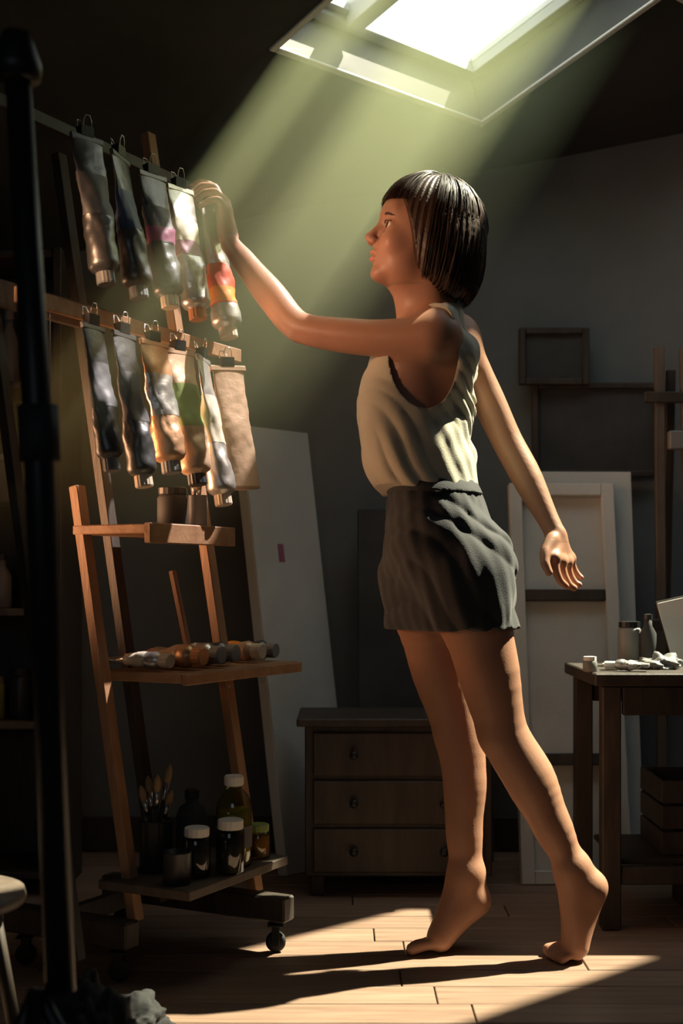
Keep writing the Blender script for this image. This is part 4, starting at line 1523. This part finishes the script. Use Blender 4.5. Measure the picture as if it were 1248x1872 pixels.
def crate(label, x, y, z, w, d, h, m, rz=0.0, slats=3):
    r = thing('crate', label, 'crate', loc=(x, y, z), group=None)
    r.rotation_euler.z = rz
    sh = (h - 0.006 * (slats - 1)) / slats
    for k in range(slats):
        zc = sh / 2 + k * (sh + 0.006)
        for sy in (-1, 1):
            cbox(r, 'slat', (0, sy * (d / 2 - 0.005), zc), (w, 0.010, sh), m, 0.0015)
        for sx in (-1, 1):
            cbox(r, 'slat', (sx * (w / 2 - 0.005), 0, zc), (0.010, d - 0.021, sh), m, 0.0015)
    for sx in (-1, 1):
        for sy in (-1, 1):
            cbox(r, 'corner_post', (sx * (w / 2 - 0.020), sy * (d / 2 - 0.020), h / 2), (0.018, 0.018, h - 0.004), m, 0.001)
    cbox(r, 'base_board', (0, 0, 0.006), (w - 0.022, d - 0.022, 0.008), m, 0.001)
    return r


crate('slatted dark crate on the shelf under the work table', 0.86, 3.10, 0.153, 0.26, 0.22, 0.17, M_darkwood)
jar('paint_can', 'dented dark paint can on the shelf beside the slatted crate', 'can', Vector((1.07, 3.03, 0.153)),
    [(0.042, 0), (0.044, 0.002), (0.044, 0.115), (0.045, 0.118), (0.040, 0.118), (0.040, 0.110), (0.001, 0.110)], M_cap_grey)
jar('paint_can', 'black paint can at the picture edge under the work table', 'can', Vector((1.185, 3.07, 0.153)),
    [(0.042, 0), (0.044, 0.002), (0.044, 0.145), (0.045, 0.148), (0.040, 0.148), (0.040, 0.140), (0.001, 0.140)], M_cap_black)
crate('low dark crate standing on the floor boards before the table legs', 0.98, 3.12, 0.0, 0.34, 0.20, 0.105, M_darkwood, 0.0, 2)

# ------------------------------------------------------------------ near clutter at the left edge, out of focus
ps = thing('lamp_stand', 'black upright stand close to the camera at the left edge', 'stand', loc=(-0.385, 1.66, 0))
for k in range(3):
    a_ = k * 2 * PI / 3 + 0.5
    bm = bmesh.new()
    tube(bm, [(0, 0, 0.26), (0.13 * math.cos(a_), 0.13 * math.sin(a_), 0.012)], 0.011, 10)
    obj('leg', bm, M_black, ps, True)
bm = bmesh.new(); tube(bm, [(0.03, 0, 0.26), (0, 0, 1.0), (-0.025, 0, 1.43)], [0.019, 0.019, 0.016], 14); obj('pole', bm, M_black, ps, True)
bm = bmesh.new(); tube(bm, [(0.004, 0, 0.93), (0.001, 0, 1.0)], 0.026, 14); obj('clamp', bm, M_rubber, ps, True)
bm = bmesh.new(); lathe(bm, [(0.001, 0), (0.030, 0.002), (0.032, 0.02), (0.022, 0.05), (0.018, 0.06)], 20, Matrix.Translation((-0.026, 0, 1.41))); obj('head', bm, M_black, ps, True)

# side table with brushes and bottle
sd = thing('stool', 'dark wooden stool at the lower left edge carrying a cloth', 'stool', loc=(-0.64, 2.08, 0))
bm = bmesh.new(); lathe(bm, [(0.10, 0.262), (0.135, 0.266), (0.138, 0.276), (0.135, 0.286), (0.001, 0.288)], 32); obj('seat', bm, M_midwood, sd, True)
for k in range(4):
    a_ = k * PI / 2 + 0.6
    bm = bmesh.new(); tube(bm, [(0.085 * math.cos(a_), 0.085 * math.sin(a_), 0.268), (0.135 * math.cos(a_), 0.135 * math.sin(a_), 0.0)], [0.013, 0.011], 10); obj('leg', bm, M_darkwood, sd, True)

rn = random.Random(12)


def heap(name, label, cat, loc, size, m, seed, fr=2.2, amp=0.45, rz=0.0):
    bm = bmesh.new()
    bmesh.ops.create_icosphere(bm, subdivisions=5, radius=1.0)
    for v in bm.verts:
        n_ = noise.fractal(v.co * fr + Vector((seed, seed * 2, 0)), 0.8, 2.1, 5)
        r_ = 1 + amp * n_
        rid = 0.05 * abs(math.sin(v.co.x * 9 + v.co.y * 5 + 4 * n_))
        v.co = Vector((v.co.x * size[0] * (r_ - rid), v.co.y * size[1] * (r_ - rid), max(0.0, (v.co.z * 0.75 + 0.25) * size[2] * (r_ + rid))))
    o = obj(name, bm, m, None, True)
    o.location = loc
    o.rotation_euler.z = rz
    return tag(o, label, cat)


heap('drop_cloth', 'dark crumpled drop cloth heaped on the floor under the rack front', 'cloth', (-0.37, 2.24, 0.0), (0.08, 0.08, 0.06), M_cloth_dark, 3.1, 1.3, 0.35)
heap('canvas_bag', 'black soft bag slumped at the lower left beside the drop cloth', 'bag', (-0.385, 1.95, 0.0), (0.095, 0.10, 0.16), M_cloth_dark, 8.4, 1.6, 0.3)
# hanging brushes and things at the left edge, behind the stand
wb = thing('wall_cabinet', 'dark open cabinet of art supplies behind the rack at the left', 'cabinet', loc=(-0.92, 3.36, 0))
for sx in (-0.22, 0.22):
    cbox(wb, 'side_panel', (sx, 0, 0.80), (0.022, 0.26, 1.60), M_darkwood)
cbox(wb, 'back_panel', (0, 0.123, 0.80), (0.418, 0.012, 1.60), M_darkwood)
shz = (0.05, 0.42, 0.70, 0.98, 1.26, 1.585)
for z_ in shz:
    cbox(wb, 'shelf', (0, -0.006, z_), (0.416, 0.240, 0.018), M_midwood if 0.3 < z_ < 1.3 else M_darkwood)
items = [(-0.82, 0.43, 'jar', 'green-yellow paint jar on a cabinet shelf at the left edge', M_green_paint), (-0.75, 0.43, 'jar', 'dark jar beside the green-yellow one in the cabinet', M_cap_black),
         (-0.90, 0.43, 'jar', 'grey jar left of the green-yellow one in the cabinet', M_cap_grey),
         (-0.80, 0.71, 'bottle', 'grey bottle on the middle cabinet shelf', M_cap_grey), (-0.72, 0.71, 'jar', 'pale jar on the middle cabinet shelf', M_lab_grey),
         (-0.88, 0.71, 'jar', 'black jar on the middle cabinet shelf', M_cap_black),
         (-0.80, 0.99, 'jar', 'wide grey jar high in the cabinet', M_lab_grey), (-0.72, 0.99, 'jar', 'dark jar high in the cabinet', M_cap_black),
         (-0.78, 1.27, 'bottle', 'dim bottle on the topmost used cabinet shelf', M_cap_grey)]
for k, (x, z_, nm, lb, m_) in enumerate(items):
    h = 0.10 + 0.02 * (k % 3)
    if nm == 'bottle':
        pr = [(0.024, 0), (0.026, 0.003), (0.026, h * 0.8), (0.012, h * 1.05), (0.011, h * 1.25), (0.001, h * 1.25)]
        ld = [(0.0125, h * 1.2), (0.0125, h * 1.35), (0.003, h * 1.36)]
    else:
        pr = [(0.027, 0), (0.029, 0.003), (0.029, h * 0.85), (0.025, h * 0.92), (0.001, h * 0.92)]
        ld = [(0.0255, h * 0.91), (0.0265, h * 0.93), (0.0265, h * 1.07), (0.004, h * 1.08)]
    jar(nm, lb, nm, Vector((x - 0.06, 3.32, z_ - 0.0005)), pr, m_, ld, M_cap_black if k % 2 else M_cap_grey, n=24)
# brush hung on the near upright
hb_ = K(-0.33, -0.022, 1.283)
hg = brush('pale brush hanging head down on a cord from the lower rail', hb_ + Vector((0, 0, -0.50)), hb_ + Vector((0.004, 0, -0.62)), M_darkwood, M_canvas, 0.005, None, 1.5)
bm = bmesh.new()
tube(bm, [hb_ - hg.location, (0.001, 0, -0.02), (0, 0, 0.0)], 0.0012, 6)
bm2 = obj('cord', bm, M_thread, hg, True)
# papers rolled against the cabinet
for k, (x, y, h, r_, lb) in enumerate(((-0.93, 2.52, 0.62, 0.020, 'tall rolled canvas standing against the cabinet'), (-0.865, 2.48, 0.52, 0.018, 'shorter rolled canvas before the cabinet'))):
    rt = thing('canvas_roll', lb, 'roll', loc=(x, y, 0))
    bm = bmesh.new()
    tube(bm, [(0, 0, 0.001), (0.01, 0.05, h)], r_, 20, cap=False)
    tube(bm, [(0, 0, 0.003), (0.01, 0.05, h - 0.004)], r_ * 0.82, 20)
    obj('roll', bm, M_canvas_grey, rt, True)
    bm = bmesh.new(); tube(bm, [(0.005, 0.025, h * 0.5 - 0.004), (0.005, 0.026, h * 0.5 + 0.004)], r_ * 1.04, 20); obj('string', bm, M_thread, rt, True)
